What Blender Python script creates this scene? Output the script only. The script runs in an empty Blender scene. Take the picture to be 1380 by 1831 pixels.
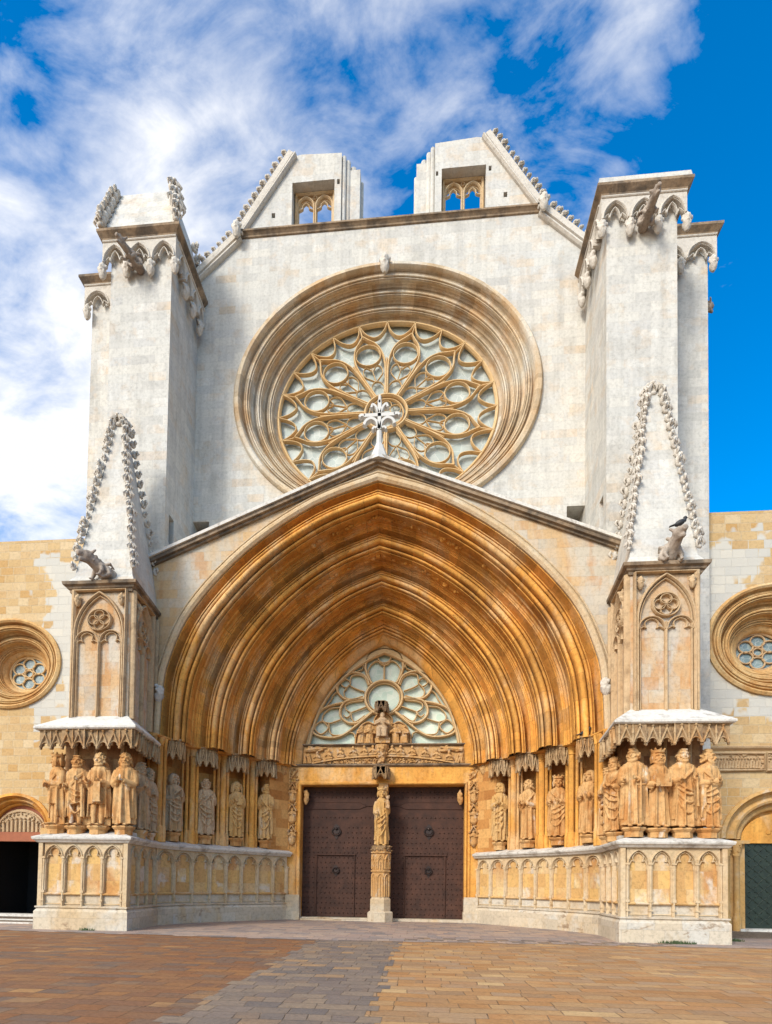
import bpy, math, random
from math import sin, cos, pi, sqrt, radians
from mathutils import Vector, Matrix
from mathutils.geometry import tessellate_polygon
random.seed(7)
S = bpy.context.scene

# ------------------------------------------------------------------ camera, world, sun, exposure
cam_data = bpy.data.cameras.new('camera'); cam = bpy.data.objects.new('camera', cam_data)
S.collection.objects.link(cam); S.camera = cam
cam_data.sensor_fit = 'VERTICAL'; cam_data.sensor_height = 36
cam_data.lens = 1061.8 / 1831 * 36
cam_data.shift_x = (690 - 649.4) / 1831; cam_data.shift_y = (1545.5 - 915.5) / 1831
cam_data.clip_end = 2000
_r, _u, _f = Vector((0.995652, 0.091944, 0.014936)), Vector((-0.011588, -0.036848, 0.999254)), Vector((-0.092426, 0.995082, 0.035623))
cam.matrix_world = Matrix(((_r.x, _u.x, -_f.x, 1.689), (_r.y, _u.y, -_f.y, -24.894), (_r.z, _u.z, -_f.z, 1.6), (0, 0, 0, 1)))

S.view_settings.view_transform = 'Standard'; S.view_settings.look = 'None'
S.view_settings.exposure = 0.5; S.view_settings.gamma = 1
SUN_EL, SUN_AZ = 31.0, -31.0        # elevation; azimuth measured from the facade's outward normal (-Y), negative = to the left
sd = Vector((sin(radians(SUN_AZ)) * cos(radians(SUN_EL)), -cos(radians(SUN_AZ)) * cos(radians(SUN_EL)), sin(radians(SUN_EL))))
sl = bpy.data.lights.new('sun', 'SUN'); sl.energy = 2.4; sl.angle = radians(15); sl.color = (1.0, 0.955, 0.87)
so = bpy.data.objects.new('sun', sl); S.collection.objects.link(so)
so.rotation_euler = sd.to_track_quat('Z', 'Y').to_euler(); so.location = (-20, -30, 40)

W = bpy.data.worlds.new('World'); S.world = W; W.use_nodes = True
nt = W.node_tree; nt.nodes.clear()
def wn(t, **k):
    n = nt.nodes.new(t)
    for a, b in k.items(): setattr(n, a, b)
    return n
wl = nt.links.new
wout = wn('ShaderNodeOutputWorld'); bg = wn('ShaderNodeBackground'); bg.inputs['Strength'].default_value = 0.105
sky = wn('ShaderNodeTexSky', sky_type='NISHITA', sun_disc=False)
sky.sun_elevation = radians(SUN_EL); sky.sun_rotation = math.atan2(sd.x, sd.y); sky.air_density = 1.0; sky.dust_density = 0.2; sky.ozone_density = 3.0
hs = wn('ShaderNodeHueSaturation'); hs.inputs['Saturation'].default_value = 1.5; hs.inputs['Value'].default_value = 1.9
wl(sky.outputs[0], hs.inputs['Color'])
geo = wn('ShaderNodeTexCoord'); sep = wn('ShaderNodeSeparateXYZ'); wl(geo.outputs['Generated'], sep.inputs[0])
def wm(op, a, b=None, clamp=False):
    n = wn('ShaderNodeMath', operation=op); n.use_clamp = clamp
    for i, x in enumerate((a, b)):
        if x is None: continue
        if isinstance(x, (int, float)): n.inputs[i].default_value = x
        else: wl(x, n.inputs[i])
    return n.outputs[0]
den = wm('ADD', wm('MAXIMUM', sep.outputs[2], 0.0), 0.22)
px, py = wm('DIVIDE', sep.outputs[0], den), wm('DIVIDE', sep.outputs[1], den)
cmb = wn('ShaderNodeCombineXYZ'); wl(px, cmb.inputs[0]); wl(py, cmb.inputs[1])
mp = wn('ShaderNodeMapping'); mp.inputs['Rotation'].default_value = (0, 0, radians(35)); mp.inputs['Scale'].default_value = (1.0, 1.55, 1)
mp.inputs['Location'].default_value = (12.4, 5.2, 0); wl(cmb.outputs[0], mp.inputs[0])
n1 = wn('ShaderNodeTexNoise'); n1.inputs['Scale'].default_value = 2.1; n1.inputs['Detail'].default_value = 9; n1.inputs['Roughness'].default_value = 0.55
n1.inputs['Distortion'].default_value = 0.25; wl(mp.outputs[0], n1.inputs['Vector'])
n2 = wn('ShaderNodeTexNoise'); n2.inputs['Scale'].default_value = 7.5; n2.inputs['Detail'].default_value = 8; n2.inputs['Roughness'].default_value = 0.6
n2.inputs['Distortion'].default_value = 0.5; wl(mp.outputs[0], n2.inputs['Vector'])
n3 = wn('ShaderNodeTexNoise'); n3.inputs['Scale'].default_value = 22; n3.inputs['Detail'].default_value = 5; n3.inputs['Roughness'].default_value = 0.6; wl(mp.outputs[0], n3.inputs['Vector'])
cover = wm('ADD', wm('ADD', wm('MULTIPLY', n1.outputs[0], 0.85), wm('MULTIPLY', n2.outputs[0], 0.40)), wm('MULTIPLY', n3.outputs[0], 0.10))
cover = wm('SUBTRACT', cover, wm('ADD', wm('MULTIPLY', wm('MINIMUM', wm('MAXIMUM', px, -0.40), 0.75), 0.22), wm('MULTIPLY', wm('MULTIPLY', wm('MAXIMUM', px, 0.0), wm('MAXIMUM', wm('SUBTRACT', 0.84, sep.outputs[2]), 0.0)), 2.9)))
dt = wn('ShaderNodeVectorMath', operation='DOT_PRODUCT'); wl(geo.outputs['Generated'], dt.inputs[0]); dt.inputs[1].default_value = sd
fill_glow = wm('POWER', wm('MAXIMUM', dt.outputs['Value'], 0.0), 2.0)
cover = wm('ADD', cover, wm('ADD', wm('MULTIPLY', fill_glow, 0.15), wm('MULTIPLY', wm('MAXIMUM', wm('MULTIPLY', sep.outputs[1], -1.0), 0.0), 0.35)))  # extra unseen cloud behind the camera and toward the sun, added as fill
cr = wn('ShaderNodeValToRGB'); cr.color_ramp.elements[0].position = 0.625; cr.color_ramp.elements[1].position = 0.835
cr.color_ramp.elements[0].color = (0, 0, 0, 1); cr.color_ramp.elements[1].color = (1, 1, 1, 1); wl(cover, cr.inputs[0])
cb_ = wn('ShaderNodeVectorMath', operation='SCALE'); cb_.inputs[0].default_value = (7.1, 7.0, 6.85); wl(wm('ADD', 1.0, wm('MULTIPLY', fill_glow, 1.2)), cb_.inputs['Scale']); pass  # clouds out of view brightened toward the sun, added to soften the light
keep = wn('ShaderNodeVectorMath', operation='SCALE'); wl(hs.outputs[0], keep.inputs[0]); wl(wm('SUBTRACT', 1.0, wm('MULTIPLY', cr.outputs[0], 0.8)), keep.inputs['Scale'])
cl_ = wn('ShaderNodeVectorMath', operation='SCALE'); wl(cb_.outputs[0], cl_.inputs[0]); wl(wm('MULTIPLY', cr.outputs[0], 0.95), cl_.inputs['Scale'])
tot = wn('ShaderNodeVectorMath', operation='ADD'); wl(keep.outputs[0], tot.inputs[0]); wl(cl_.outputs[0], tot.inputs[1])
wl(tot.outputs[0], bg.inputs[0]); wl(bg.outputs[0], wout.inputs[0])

# ------------------------------------------------------------------ materials
def mat_new(name):
    m = bpy.data.materials.new(name); m.use_nodes = True
    nt = m.node_tree; b = nt.nodes['Principled BSDF']
    return m, nt, b
class NB:
    def __init__(s, nt): s.nt = nt
    def n(s, t, ins=None, **k):
        n = s.nt.nodes.new(t)
        for a, b in k.items(): setattr(n, a, b)
        if ins:
            for i, x in ins.items():
                if hasattr(x, 'is_output') or isinstance(x, bpy.types.NodeSocket): s.nt.links.new(x, n.inputs[i])
                else: n.inputs[i].default_value = x
        return n
    def math(s, op, a, b=0.0, clamp=False):
        n = s.n('ShaderNodeMath', {0: a, 1: b}, operation=op); n.use_clamp = clamp; return n.outputs[0]
    def mix(s, f, a, b, mode='MIX'):
        n = s.n('ShaderNodeMix', {0: f, 6: a, 7: b}, data_type='RGBA', blend_type=mode); return n.outputs[2]
    def ramp(s, v, els, interp='LINEAR'):
        n = s.n('ShaderNodeValToRGB', {0: v}); r = n.color_ramp; r.interpolation = interp
        while len(r.elements) < len(els): r.elements.new(0.5)
        for e, (p, c) in zip(r.elements, els): e.position = p; e.color = c if len(c) == 4 else (*c, 1)
        return n.outputs[0]
    def noise(s, vec, scale, detail=6, rough=0.55, dist=0.0):
        return s.n('ShaderNodeTexNoise', {'Vector': vec, 'Scale': scale, 'Detail': detail, 'Roughness': rough, 'Distortion': dist}).outputs[0]
    def vmul(s, v, t): return s.n('ShaderNodeVectorMath', {0: v, 1: t}, operation='MULTIPLY').outputs[0]
    def vadd(s, v, t): return s.n('ShaderNodeVectorMath', {0: v, 1: t}, operation='ADD').outputs[0]
def g(v): return (v, v, v)

def stone(name, pal, blk=None, mortar=(.5, .45, .38), mfac=.35, patch=(), bump=.5, fine=.10, gain=1.0, floor=False, mbump=.3, streak=0.0):
    """pal: per-block ramp; patch: list of (colour, threshold, softness, noise scale, (sx,sy,sz), strength)"""
    m, nt, b = mat_new(name); N = NB(nt)
    geo = N.n('ShaderNodeNewGeometry'); P = geo.outputs['Position']; sp = N.n('ShaderNodeSeparateXYZ', {0: P})
    if floor: u, v = sp.outputs[0], sp.outputs[1]
    else:
        sn = N.n('ShaderNodeSeparateXYZ', {0: geo.outputs['True Normal']})
        side = N.math('GREATER_THAN', N.math('ABSOLUTE', sn.outputs[0]), 0.72)
        u = N.n('ShaderNodeMix', {0: side, 2: sp.outputs[0], 3: sp.outputs[1]}, data_type='FLOAT').outputs[0]
        v = sp.outputs[2]
    mort = None
    lown = N.noise(P, .35, 3)
    if blk:
        w, h, ms = blk
        wob = N.noise(P, 1.3, 2); 
        uu = N.math('ADD', u, N.math('MULTIPLY', wob, .10)); vv = N.math('ADD', v, N.math('MULTIPLY', N.noise(P, .9, 2), .05))
        uv = N.n('ShaderNodeCombineXYZ', {0: uu, 1: vv}).outputs[0]
        br = N.n('ShaderNodeTexBrick', {'Vector': uv, 'Color1': (0, 0, 0, 1), 'Color2': (1, 1, 1, 1), 'Mortar': (.5, .5, .5, 1), 'Scale': 1.0, 'Mortar Size': ms, 'Mortar Smooth': .3, 'Bias': 0.0, 'Brick Width': w, 'Row Height': h}, offset=.43, squash=.78, squash_frequency=3)
        rnd = N.math('ADD', N.math('MULTIPLY', br.outputs[0], .75), N.math('MULTIPLY', lown, .35)); mort = br.outputs[1]
    else: rnd = N.math('ADD', N.math('MULTIPLY', lown, .6), N.math('MULTIPLY', N.noise(P, 1.7, 4), .55))
    col = N.ramp(rnd, pal)
    for (c, th, soft, sc, st, k) in patch:
        f = N.noise(N.vmul(P, st), sc, 7, .62, .4)
        if blk: f = N.math('ADD', f, N.math('MULTIPLY', N.math('SUBTRACT', br.outputs[0], .5), .16))
        f = N.n('ShaderNodeMapRange', {0: f, 1: th - soft, 2: th + soft, 3: 0.0, 4: k}).outputs[0]
        col = N.mix(f, col, (*c, 1))
    if mort is not None: col = N.mix(N.math('MULTIPLY', mort, mfac), col, (*mortar, 1))
    fn = N.noise(P, 9, 8, .7)
    fr = N.ramp(fn, [(.3, g(1 - fine * 2.4)), (.5, g(1.0)), (.75, g(1 + fine))])
    col = N.mix(1.0, col, fr, 'MULTIPLY')
    if streak:
        st = N.noise(N.vmul(P, (3.2, 3.2, .22)), 1.0, 6, .65)
        col = N.mix(1.0, col, N.ramp(st, [(.34, g(1 - streak)), (.56, g(1.0))]), 'MULTIPLY')
    if gain != 1: col = N.mix(1.0, col, (gain, gain, gain, 1), 'MULTIPLY')
    nt.links.new(col, b.inputs['Base Color']); b.inputs['Roughness'].default_value = .88
    b.inputs['Specular IOR Level'].default_value = .25
    hgt = N.math('ADD', N.math('MULTIPLY', N.noise(P, 14, 9, .7), .6), N.math('MULTIPLY', N.noise(P, 3, 4), .6))
    if mort is not None: hgt = N.math('SUBTRACT', hgt, N.math('MULTIPLY', mort, mbump))
    bp = N.n('ShaderNodeBump', {'Height': hgt, 'Strength': bump, 'Distance': .035})
    nt.links.new(bp.outputs[0], b.inputs['Normal'])
    return m
OR = (.46, .23, .07); OR2 = (.50, .30, .11)
M = {}
M['white'] = stone('white_limestone', [(.12, (.45, .43, .39)), (.32, (.54, .52, .47)), (.5, (.575, .545, .48)), (.66, (.50, .485, .45)), (.85, (.59, .57, .52)), (.95, (.56, .49, .41))], (.95, .36, .008), (.40, .37, .32), .28, bump=.45, mbump=.15,
    patch=[((.58, .44, .28), .62, .07, .5, (1, 1, 1), .5), ((.36, .34, .30), .60, .06, 1.1, (1, 1, .4), .45), ((.52, .42, .31), .60, .05, 1.6, (1, 1, 1), .45)], fine=.10, streak=.14)
M['whiteplain'] = stone('white_carved_limestone', [(.2, (.44, .40, .34)), (.5, (.52, .47, .40)), (.8, (.57, .52, .45))], bump=.7, patch=[((.30, .25, .19), .64, .07, 2.2, (1, 1, 1), .5)], fine=.10)
M['cream'] = stone('stained_cream_stone', [(.15, (.42, .37, .29)), (.4, (.50, .44, .35)), (.7, (.45, .41, .35)), (.9, (.52, .45, .34))], (.85, .36, .007), (.34, .28, .2), .35, bump=.5,
    patch=[((.52, .33, .15), .50, .10, .55, (1, 1, .45), .85), ((.44, .22, .08), .62, .06, .9, (1.4, 1.4, .4), .6)], fine=.09)
M['creampanel'] = stone('weathered_panel_stone', [(.15, (.40, .33, .25)), (.4, (.50, .43, .33)), (.8, (.46, .41, .35))], (.62, .42, .006), (.34, .26, .18), .4, bump=.5,
    patch=[((.50, .30, .13), .50, .10, .9, (1, 1, .6), .8), ((.44, .21, .07), .60, .06, 1.3, (1.6, 1.6, .5), .6)], fine=.12)
M['gold'] = stone('ochre_patina_stone', [(.2, (.56, .25, .05)), (.45, (.70, .355, .08)), (.65, (.62, .28, .055)), (.9, (.76, .45, .15))], bump=.5, fine=.14,
    patch=[((.30, .12, .03), .58, .10, .55, (1, 1, .6), .55), ((.64, .46, .26), .57, .07, .8, (1, 1, .5), .55)], streak=.2)
M['goldcarve'] = stone('ochre_carved_stone', [(.2, (.34, .15, .045)), (.5, (.46, .25, .09)), (.85, (.56, .36, .17))], bump=.8, fine=.16,
    patch=[((.50, .42, .32), .60, .06, 3.5, (1, 1, 1), .6)])
M['mould'] = stone('brown_moulding_stone', [(.2, (.36, .22, .11)), (.5, (.46, .31, .17)), (.85, (.52, .39, .24))], bump=.6, fine=.12, patch=[((.20, .12, .06), .6, .06, 1.6, (1, 1, 1), .5)])
M['rosemould'] = stone('rose_moulding_stone', [(.2, (.42, .29, .16)), (.5, (.52, .40, .26)), (.85, (.58, .50, .38))], bump=.5, fine=.10, streak=.1,
    patch=[((.48, .27, .11), .54, .10, .8, (1, 1, .6), .7), ((.58, .55, .48), .56, .08, .6, (1, 1, .5), .75)])
M['tracery'] = stone('honey_tracery_stone', [(.2, (.50, .30, .12)), (.5, (.60, .40, .19)), (.85, (.64, .48, .28))], bump=.4, fine=.08)
M['creamcarve'] = stone('cream_carved_stone', [(.2, (.40, .25, .13)), (.5, (.52, .38, .22)), (.85, (.57, .48, .35))], bump=.6, patch=[((.48, .30, .14), .58, .07, 1.0, (1, 1, .6), .6)], fine=.12)
M['tancarve'] = stone('tan_carved_stone', [(.2, (.26, .15, .07)), (.5, (.38, .25, .125)), (.85, (.50, .38, .24))], bump=.7, patch=[((.40, .19, .06), .55, .07, 1.4, (1, 1, .6), .7)], fine=.16)
M['roundmould'] = stone('sandy_round_window_stone', [(.2, (.44, .25, .09)), (.5, (.54, .34, .14)), (.85, (.60, .45, .25))], bump=.6, fine=.16, patch=[((.42, .19, .05), .56, .09, .8, (1, 1, .6), .7)])
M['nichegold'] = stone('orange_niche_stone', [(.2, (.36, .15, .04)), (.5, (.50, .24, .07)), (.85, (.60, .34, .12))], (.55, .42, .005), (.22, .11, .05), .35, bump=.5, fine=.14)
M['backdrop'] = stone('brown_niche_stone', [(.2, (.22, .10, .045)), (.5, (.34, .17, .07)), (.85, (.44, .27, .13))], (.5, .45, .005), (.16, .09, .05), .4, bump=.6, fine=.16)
M['cornice'] = stone('dark_weathered_cornice', [(.2, (.15, .10, .065)), (.5, (.26, .18, .11)), (.85, (.38, .29, .20))], bump=.7, fine=.15, patch=[((.07, .06, .05), .52, .08, 1.4, (1, 1, 1), .75)])
M['aisle'] = stone('yellow_aisle_masonry', [(.12, (.40, .24, .10)), (.3, (.52, .37, .19)), (.5, (.47, .31, .14)), (.65, (.55, .42, .25)), (.85, (.46, .28, .11))], (.62, .36, .014), (.52, .42, .28), .6, bump=.9,
    patch=[], fine=.10)
M['statue'] = stone('statue_cream_stone', [(.2, (.40, .185, .06)), (.5, (.51, .28, .105)), (.85, (.58, .40, .20))], bump=.6, fine=.16, patch=[((.40, .17, .045), .53, .07, 1.7, (1, 1, .5), .8), ((.58, .52, .42), .64, .04, 2.2, (1, 1, .5), .7)])
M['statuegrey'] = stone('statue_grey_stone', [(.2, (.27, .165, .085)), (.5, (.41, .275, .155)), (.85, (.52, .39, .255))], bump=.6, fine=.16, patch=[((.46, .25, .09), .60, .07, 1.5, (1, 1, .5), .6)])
M['statuegold'] = stone('statue_golden_stone', [(.2, (.42, .20, .06)), (.5, (.50, .29, .10)), (.85, (.54, .38, .20))], bump=.5, fine=.12, patch=[((.50, .42, .32), .60, .06, 2.0, (1, 1, .6), .6)])
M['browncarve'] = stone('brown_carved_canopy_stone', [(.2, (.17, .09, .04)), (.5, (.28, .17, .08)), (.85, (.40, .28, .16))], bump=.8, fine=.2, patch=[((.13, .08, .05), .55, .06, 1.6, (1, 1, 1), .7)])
M['dadoback'] = stone('orange_stained_panel_stone', [(.15, (.46, .26, .10)), (.4, (.58, .36, .13)), (.7, (.54, .37, .19)), (.9, (.60, .43, .21))], (.5, .55, .005), (.34, .22, .12), .3, bump=.5, patch=[((.42, .19, .06), .56, .08, 1.0, (1, 1, .6), .8), ((.55, .50, .42), .60, .05, 1.1, (1, 1, .8), .7)], fine=.14)
M['gargoyle'] = stone('lichened_grey_stone', [(.2, (.17, .13, .10)), (.5, (.30, .24, .19)), (.85, (.44, .38, .31))], bump=.9, fine=.2)
M['dirty'] = stone('white_ledge_stone', [(.2, (.44, .40, .34)), (.5, (.56, .53, .47)), (.85, (.62, .58, .52))], bump=.6, fine=.12, patch=[((.22, .18, .14), .60, .06, 1.8, (1, 1, 1), .7)])
M['plinth'] = stone('pale_plinth_stone', [(.15, (.42, .35, .26)), (.4, (.52, .43, .31)), (.8, (.50, .46, .39))], (.8, .42, .006), (.28, .23, .17), .45, bump=.5,
    patch=[((.48, .33, .17), .54, .09, .9, (1, 1, .7), .75), ((.22, .14, .08), .66, .04, 2.4, (1, 1, 2), .7)], fine=.12)
# white blocks creeping over the yellow aisle masonry
def aisle_fix(m, sgn):
    nt = m.node_tree; N = NB(nt); b = nt.nodes['Principled BSDF']
    src = b.inputs['Base Color'].links[0].from_socket
    P = N.n('ShaderNodeNewGeometry').outputs['Position']; sp = N.n('ShaderNodeSeparateXYZ', {0: P})
    br = [n for n in nt.nodes if n.type == 'TEX_BRICK'][0]
    # distance field: white near the tower edge and up to the parapet
    x = N.math('MULTIPLY', sp.outputs[0], sgn)
    d = N.math('SUBTRACT', 15.3, x)                                   # >0 near the tower
    top = N.math('SUBTRACT', 15.9, sp.outputs[2]); low = N.math('SUBTRACT', sp.outputs[2], 8.6)
    f = N.math('MINIMUM', N.math('MULTIPLY', d, 1.0), N.math('MINIMUM', N.math('MULTIPLY', top, 1.2), N.math('MULTIPLY', low, .9)))
    f = N.math('ADD', f, N.math('MULTIPLY', N.math('SUBTRACT', br.outputs[0], .5), 1.6))
    f = N.math('ADD', f, N.math('MULTIPLY', N.math('SUBTRACT', N.noise(P, .6, 3), .5), 4.0))
    f = N.math('ADD', N.math('MULTIPLY', f, 5.0), .5, True)
    w = N.mix(br.outputs[0], (.55, .51, .43, 1), (.47, .45, .40, 1))
    nt.links.new(N.mix(f, src, w), b.inputs['Base Color'])
M['aisleL'] = M['aisle']; M['aisleR'] = M['aisle'].copy(); M['aisleR'].name = 'yellow_aisle_masonry_worn'
def voussoir(m, cz, wdt, row, k=.55):
    nt = m.node_tree; N = NB(nt); b = nt.nodes['Principled BSDF']; src = b.inputs['Base Color'].links[0].from_socket
    sp = N.n('ShaderNodeSeparateXYZ', {0: N.n('ShaderNodeNewGeometry').outputs['Position']}); dz = N.math('SUBTRACT', sp.outputs[2], cz)
    ang = N.math('ARCTAN2', sp.outputs[0], dz); rad = N.math('SQRT', N.math('ADD', N.math('MULTIPLY', sp.outputs[0], sp.outputs[0]), N.math('MULTIPLY', dz, dz)))
    up = N.math('GREATER_THAN', dz, 0.0)
    u = N.n('ShaderNodeMix', {0: up, 2: sp.outputs[2], 3: N.math('MULTIPLY', ang, 7.0)}, data_type='FLOAT').outputs[0]
    br = N.n('ShaderNodeTexBrick', {'Vector': N.n('ShaderNodeCombineXYZ', {0: u, 1: N.math('ADD', rad, N.math('MULTIPLY', sp.outputs[1], 2.0))}).outputs[0], 'Color1': (0, 0, 0, 1), 'Color2': (1, 1, 1, 1), 'Mortar': (.5, .5, .5, 1), 'Scale': 1.0, 'Mortar Size': .008, 'Mortar Smooth': .2, 'Bias': 0.0, 'Brick Width': wdt, 'Row Height': row}, offset=.5)
    col = N.mix(1.0, src, N.ramp(br.outputs[0], [(.1, (.80, .78, .75)), (.5, g(1)), (.9, (1.12, 1.12, 1.1))]), 'MULTIPLY')
    col = N.mix(N.math('MULTIPLY', br.outputs[1], k), col, (.12, .06, .02, 1)); nt.links.new(col, b.inputs['Base Color'])
M['arch'] = M['gold'].copy(); M['arch'].name = 'ochre_archivolt_stone'; voussoir(M['arch'], 7.6, .85, .9)
voussoir(M['rosemould'], 22.98, .9, .8, .35)
aisle_fix(M['aisleL'], -1); aisle_fix(M['aisleR'], 1)

def simple(name, col, rough=.6, metal=0, bump=0, bs=20, var=.15, nscale=4):
    m, nt, b = mat_new(name); N = NB(nt); P = N.n('ShaderNodeNewGeometry').outputs['Position']
    f = N.ramp(N.noise(P, nscale, 7, .65), [(.3, g(1 - var * 1.6)), (.7, g(1 + var))])
    nt.links.new(N.mix(1.0, (*col, 1), f, 'MULTIPLY'), b.inputs['Base Color'])
    b.inputs['Roughness'].default_value = rough; b.inputs['Metallic'].default_value = metal
    if bump:
        nt.links.new(N.n('ShaderNodeBump', {'Height': N.noise(P, bs, 6, .6), 'Strength': bump, 'Distance': .02}).outputs[0], b.inputs['Normal'])
    return m
M['door'] = simple('brown_iron_clad_door', (.055, .021, .011), .85, 0, .4, 9, .3, 2.5)
M['iron'] = simple('dark_iron', (.035, .022, .018), .45, .6, .3, 30)
M['greendoor'] = simple('dark_green_metal_door', (.022, .032, .020), .45, .2, .3, 9, .25)
M['dark'] = simple('dark_interior', (.012, .010, .009), .9)
M['cross'] = simple('white_marble_cross', (.52, .50, .46), .6, 0, .2, 12, .05)
M['bird'] = simple('dark_feathers', (.02, .02, .022), .6, 0, 0, 9, .3, 30)
M['weed'] = simple('green_weed', (.06, .09, .03), .7, 0, 0, 9, .3, 30)
M['redwood'] = simple('red_brown_lintel', (.30, .085, .03), .7, 0, .2, 9, .15, 2)
M['rope'] = simple('pale_rope', (.5, .45, .4), .8)
# leaded pale glass
def glassmat(name, c1, c2, scale):
    m, nt, b = mat_new(name); N = NB(nt); P = N.n('ShaderNodeNewGeometry').outputs['Position']
    vo = N.n('ShaderNodeTexVoronoi', {'Vector': P, 'Scale': scale}, feature='DISTANCE_TO_EDGE').outputs[0]
    cell = N.n('ShaderNodeTexVoronoi', {'Vector': P, 'Scale': scale}).outputs[1]
    cv = N.n('ShaderNodeSeparateColor', {0: cell}).outputs[0]
    col = N.mix(cv, (*c1, 1), (*c2, 1))
    col = N.mix(N.math('MULTIPLY', N.math('LESS_THAN', vo, .03), .35), col, (.75, .74, .68, 1))
    col = N.mix(1.0, col, N.ramp(N.noise(P, 1.4, 5), [(.3, g(.8)), (.7, g(1.1))]), 'MULTIPLY')
    nt.links.new(col, b.inputs['Base Color']); b.inputs['Roughness'].default_value = .3; b.inputs['Specular IOR Level'].default_value = .4
    nt.links.new(N.n('ShaderNodeBump', {'Height': N.noise(P, 6, 3), 'Strength': .25, 'Distance': .03}).outputs[0], b.inputs['Normal'])
    return m
M['glass'] = glassmat('pale_leaded_glass', (.36, .41, .37), (.47, .50, .45), 2.6)
M['glass2'] = glassmat('greenish_leaded_glass', (.46, .56, .44), (.58, .62, .50), 3.5)
M['glass3'] = glassmat('blue_grey_glass', (.16, .22, .23), (.24, .30, .28), 5)

def paving(name, pal, w, h, wet=0.0, gain=1.0, seed=0.0):
    m, nt, b = mat_new(name); N = NB(nt); P = N.n('ShaderNodeNewGeometry').outputs['Position']
    sp = N.n('ShaderNodeSeparateXYZ', {0: P})
    u = N.math('ADD', N.math('ADD', sp.outputs[0], seed), N.math('MULTIPLY', N.noise(P, .8, 2), .22)); v = N.math('ADD', sp.outputs[1], N.math('MULTIPLY', N.noise(P, .45, 2), .25))
    uv = N.n('ShaderNodeCombineXYZ', {0: u, 1: v}).outputs[0]
    br = N.n('ShaderNodeTexBrick', {'Vector': uv, 'Color1': (0, 0, 0, 1), 'Color2': (1, 1, 1, 1), 'Mortar': (.5, .5, .5, 1), 'Scale': 1.0, 'Mortar Size': .009, 'Mortar Smooth': .5, 'Bias': 0.0, 'Brick Width': w, 'Row Height': h}, offset=.37, squash=.6, squash_frequency=3)
    br2 = N.n('ShaderNodeTexBrick', {'Vector': N.vadd(uv, (7.3, 0, 0)), 'Color1': (0, 0, 0, 1), 'Color2': (1, 1, 1, 1), 'Mortar': (.5, .5, .5, 1), 'Scale': 1.0, 'Mortar Size': .0, 'Mortar Smooth': .4, 'Bias': 0.0, 'Brick Width': w * 3.1, 'Row Height': h * 2}, offset=.37)
    rnd = N.math('ADD', N.math('MULTIPLY', br.outputs[0], .62), N.math('ADD', N.math('MULTIPLY', N.noise(P, .5, 4), .38), N.math('MULTIPLY', br2.outputs[0], .1)))
    col = N.ramp(rnd, pal)
    col = N.mix(N.ramp(N.noise(N.vmul(P, (1, 2.2, 1)), 2.3, 7, .65), [(.48, g(0)), (.72, g(.6))]), col, tuple(c * .8 for c in pal[1][1]) + (1,))
    col = N.mix(N.math('MULTIPLY', br.outputs[1], N.ramp(N.noise(P, 2.2, 3), [(.35, g(.15)), (.65, g(.8))])), col, (.05, .036, .027, 1))
    col = N.mix(1.0, col, N.ramp(N.noise(P, 16, 8, .75), [(.3, g(.70)), (.5, g(1)), (.75, g(1.18))]), 'MULTIPLY')
    if gain != 1: col = N.mix(1.0, col, (gain, gain, gain, 1), 'MULTIPLY')
    nt.links.new(col, b.inputs['Base Color'])
    b.inputs['Specular IOR Level'].default_value = .15; ro = N.ramp(N.noise(P, 3, 5), [(.3, g(.5)), (.7, g(.8))]); nt.links.new(ro, b.inputs['Roughness'])
    hgt = N.math('SUBTRACT', N.math('ADD', N.math('MULTIPLY', N.noise(P, 9, 8, .7), .5), N.math('MULTIPLY', br.outputs[0], .35)), N.math('MULTIPLY', br.outputs[1], .8))
    nt.links.new(N.n('ShaderNodeBump', {'Height': hgt, 'Strength': .7, 'Distance': .03}).outputs[0], b.inputs['Normal'])
    return m
M['plaza'] = paving('brown_stone_paving', [(.12, (.15, .072, .038)), (.30, (.25, .115, .052)), (.42, (.18, .10, .062)), (.55, (.28, .135, .056)), (.66, (.21, .115, .065)), (.78, (.15, .105, .080)), (.90, (.35, .19, .08))], .72, .31)
M['strip'] = paving('grey_stone_paving', [(.15, (.13, .10, .09)), (.35, (.20, .155, .125)), (.55, (.26, .19, .13)), (.75, (.15, .125, .11)), (.88, (.34, .21, .11))], .5, .33, seed=3.3)
M['apron'] = paving('pink_and_grey_paving', [(.2, (.20, .18, .17)), (.4, (.36, .26, .21)), (.6, (.40, .30, .23)), (.72, (.24, .21, .20)), (.85, (.42, .30, .22))], .7, .5, seed=1.1)
M['cobble'] = paving('dark_cobbles', [(.2, (.09, .07, .055)), (.5, (.17, .13, .10)), (.8, (.22, .18, .13))], .12, .1)

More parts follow.
